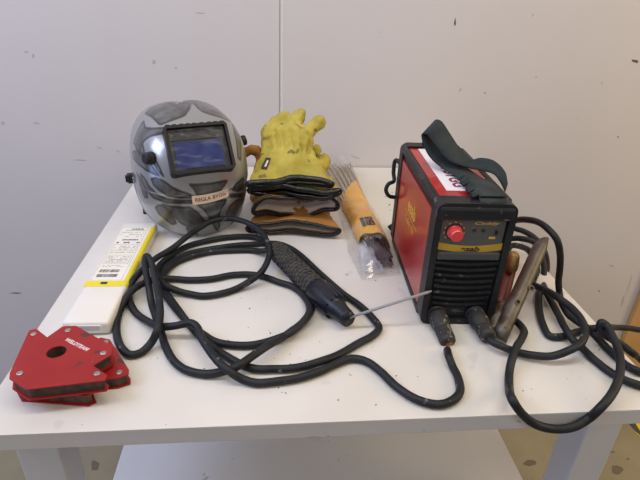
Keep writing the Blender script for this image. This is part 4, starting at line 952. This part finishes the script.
for n_ in cf.node_tree.nodes:
    if n_.type == 'MAP_RANGE': n_.inputs[3].default_value = .25; n_.inputs[4].default_value = .6
    if n_.type == 'BSDF_DIFFUSE': n_.inputs[0].default_value = (.62, .66, .78, 1)
fin('bag_fold', bm, cf, bag, True)
# paper wrap
wr = []
for i in range(26):
    s = i / 25
    for_y = lambda x, s=s: (.082 + .006 * math.sin(x * 160) - x * .5) * (1 - s) + (.355 + x * 2.0) * s
    ar = arch(.029 + .001 * math.sin(s * 8), .037, e=2.6)
    row = [Vector((x + .005 + (1 - s) * .006, for_y(x), z + .003)) for x, z in ar]; wr.append(row + [Vector((p.x * .96 + .0004, p.y, p.z - .0012)) for p in reversed(row)])
bm = bmesh.new(); V = sweep(bm, wr, True)
local(PM, bm); wrap = fin('paper_wrap', bm, M['wrap'], None, True); tag(wrap, 'orange paper sleeve around the welding rods, with dark printed logo', 'paper sleeve')
# printed logo on the wrap
def wpt(u, y, off): # u angle along the arch
    e = 2.6; a = u; ca_, sa = math.cos(a), math.sin(a)
    f_ = lambda o: Vector((.0104 + (.0302 + o) * math.copysign(abs(ca_) ** (2 / e), ca_), y, .003 + (.0376 + o) * abs(sa) ** (2 / e)))
    return PM @ f_(off)
bm = bmesh.new(); gr = []
for i in range(6):
    gr.append([bm.verts.new(wpt(math.radians(122 - 15 * i / 5), .116 + .042 * j / 3, .0012)) for j in range(4)])
for i in range(5):
    for j in range(3): bm.faces.new((gr[i][j], gr[i + 1][j], gr[i + 1][j + 1], gr[i][j + 1]))
pl = fin('printed_block', bm, M['navy'], wrap)
for s_, u0 in (('ESAB', 91),):
    me = text_mesh(s_, .0185, .0001, .0006)
    for v in me.vertices:
        c = v.co; v.co = wpt(math.radians(u0) + c.y / .034, (.137 + c.x), .0013 + c.z)
    link('lettering', me, M['ink'], wrap)
# the rods
rod = None; layers = []
k = 0
for row_ in range(4):
    for c in range(6): layers.append((-.0145 + c * .0054 + .0024 * (row_ % 2), .0052 + row_ * .0054))
proto = None
for n_, (x, z) in enumerate(layers):
    if proto is None:
        bm = bmesh.new(); cyl(bm, (0, .030, 0), (0, .565, 0), .0024, 8); me = bpy.data.meshes.new('welding_rod'); bm.to_mesh(me); bm.free()
        for pol in me.polygons: pol.use_smooth = len(pol.vertices) == 4
        me.materials.append(M['flux'])
        proto = bpy.data.objects.new('welding_rod', me); C.objects.link(proto)
        bm = bmesh.new(); lathe(bm, [(.0026, 0), (.0026, .085), (.0024, .0855)], Matrix(((1, 0, 0, 0), (0, 0, 1, .008), (0, 1, 0, 0), (0, 0, 0, 1))), 8); me2 = bpy.data.meshes.new('tip'); bm.to_mesh(me2); bm.free(); me2.materials.append(M['rodblack'])  # black tip, drawn longer so its colour also carries shade on rod fronts
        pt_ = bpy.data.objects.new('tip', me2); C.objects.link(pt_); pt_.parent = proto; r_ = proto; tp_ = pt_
    else:
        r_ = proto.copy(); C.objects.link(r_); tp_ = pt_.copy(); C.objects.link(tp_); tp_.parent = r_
    r_.matrix_world = PM @ Matrix.Translation((x * .85 + .0170, ((n_ * 7) % 11 - 5) * .0014, z)) @ Matrix.Rotation(math.radians(-2.6 * (x / .0135) + 1.9), 4, 'Z')
    tag(r_, 'grey flux coated welding rod with black tip in the orange sleeve', 'welding rod', 'welding rods in the orange paper sleeve')

# ------------------------------------------------------------------ light
w = bpy.data.worlds.new('world'); bpy.context.scene.world = w; w.use_nodes = True
w.node_tree.nodes['Background'].inputs[0].default_value = (.95, .93, 1, 1); w.node_tree.nodes['Background'].inputs[1].default_value = .22
def area(name, loc, target, sx, sy, power, col):
    l = bpy.data.lights.new(name, 'AREA'); l.shape = 'RECTANGLE'; l.size = sx; l.size_y = sy; l.energy = power; l.color = col
    o = bpy.data.objects.new(name, l); C.objects.link(o); o.location = loc
    o.rotation_euler = (Vector(target) - Vector(loc)).to_track_quat('-Z', 'Y').to_euler(); return o
area('ceiling_light', (.1, .50, 2.7), (.1, .8, .8), 2.4, .3, 20, (1, .92, .80))
area('ceiling_light', (.2, -1.6, 2.8), (.2, 1.3, 1.6), 2.0, .5, 16, (1, .92, .80))
area('warm_side_fill', (2.5, .2, 2.0), (1.1, 1.4, 1.2), .8, .8, 24, (1, .72, .38))  # unseen warm light, added to warm the right of the back wall
area('window_light', (-1.9, .45, 2.55), (-.4, 1.4, 1.6), 1.2, 1.0, 36, (.60, .67, 1))
area('window_light', (-2.9, -.2, .95), (.4, .7, .45), 1.6, .9, 13, (.42, .55, 1))
vs = bpy.context.scene.view_settings
vs.view_transform = 'Standard'; vs.look = 'None'; vs.exposure = 0; vs.gamma = 1; vs.use_curve_mapping = False
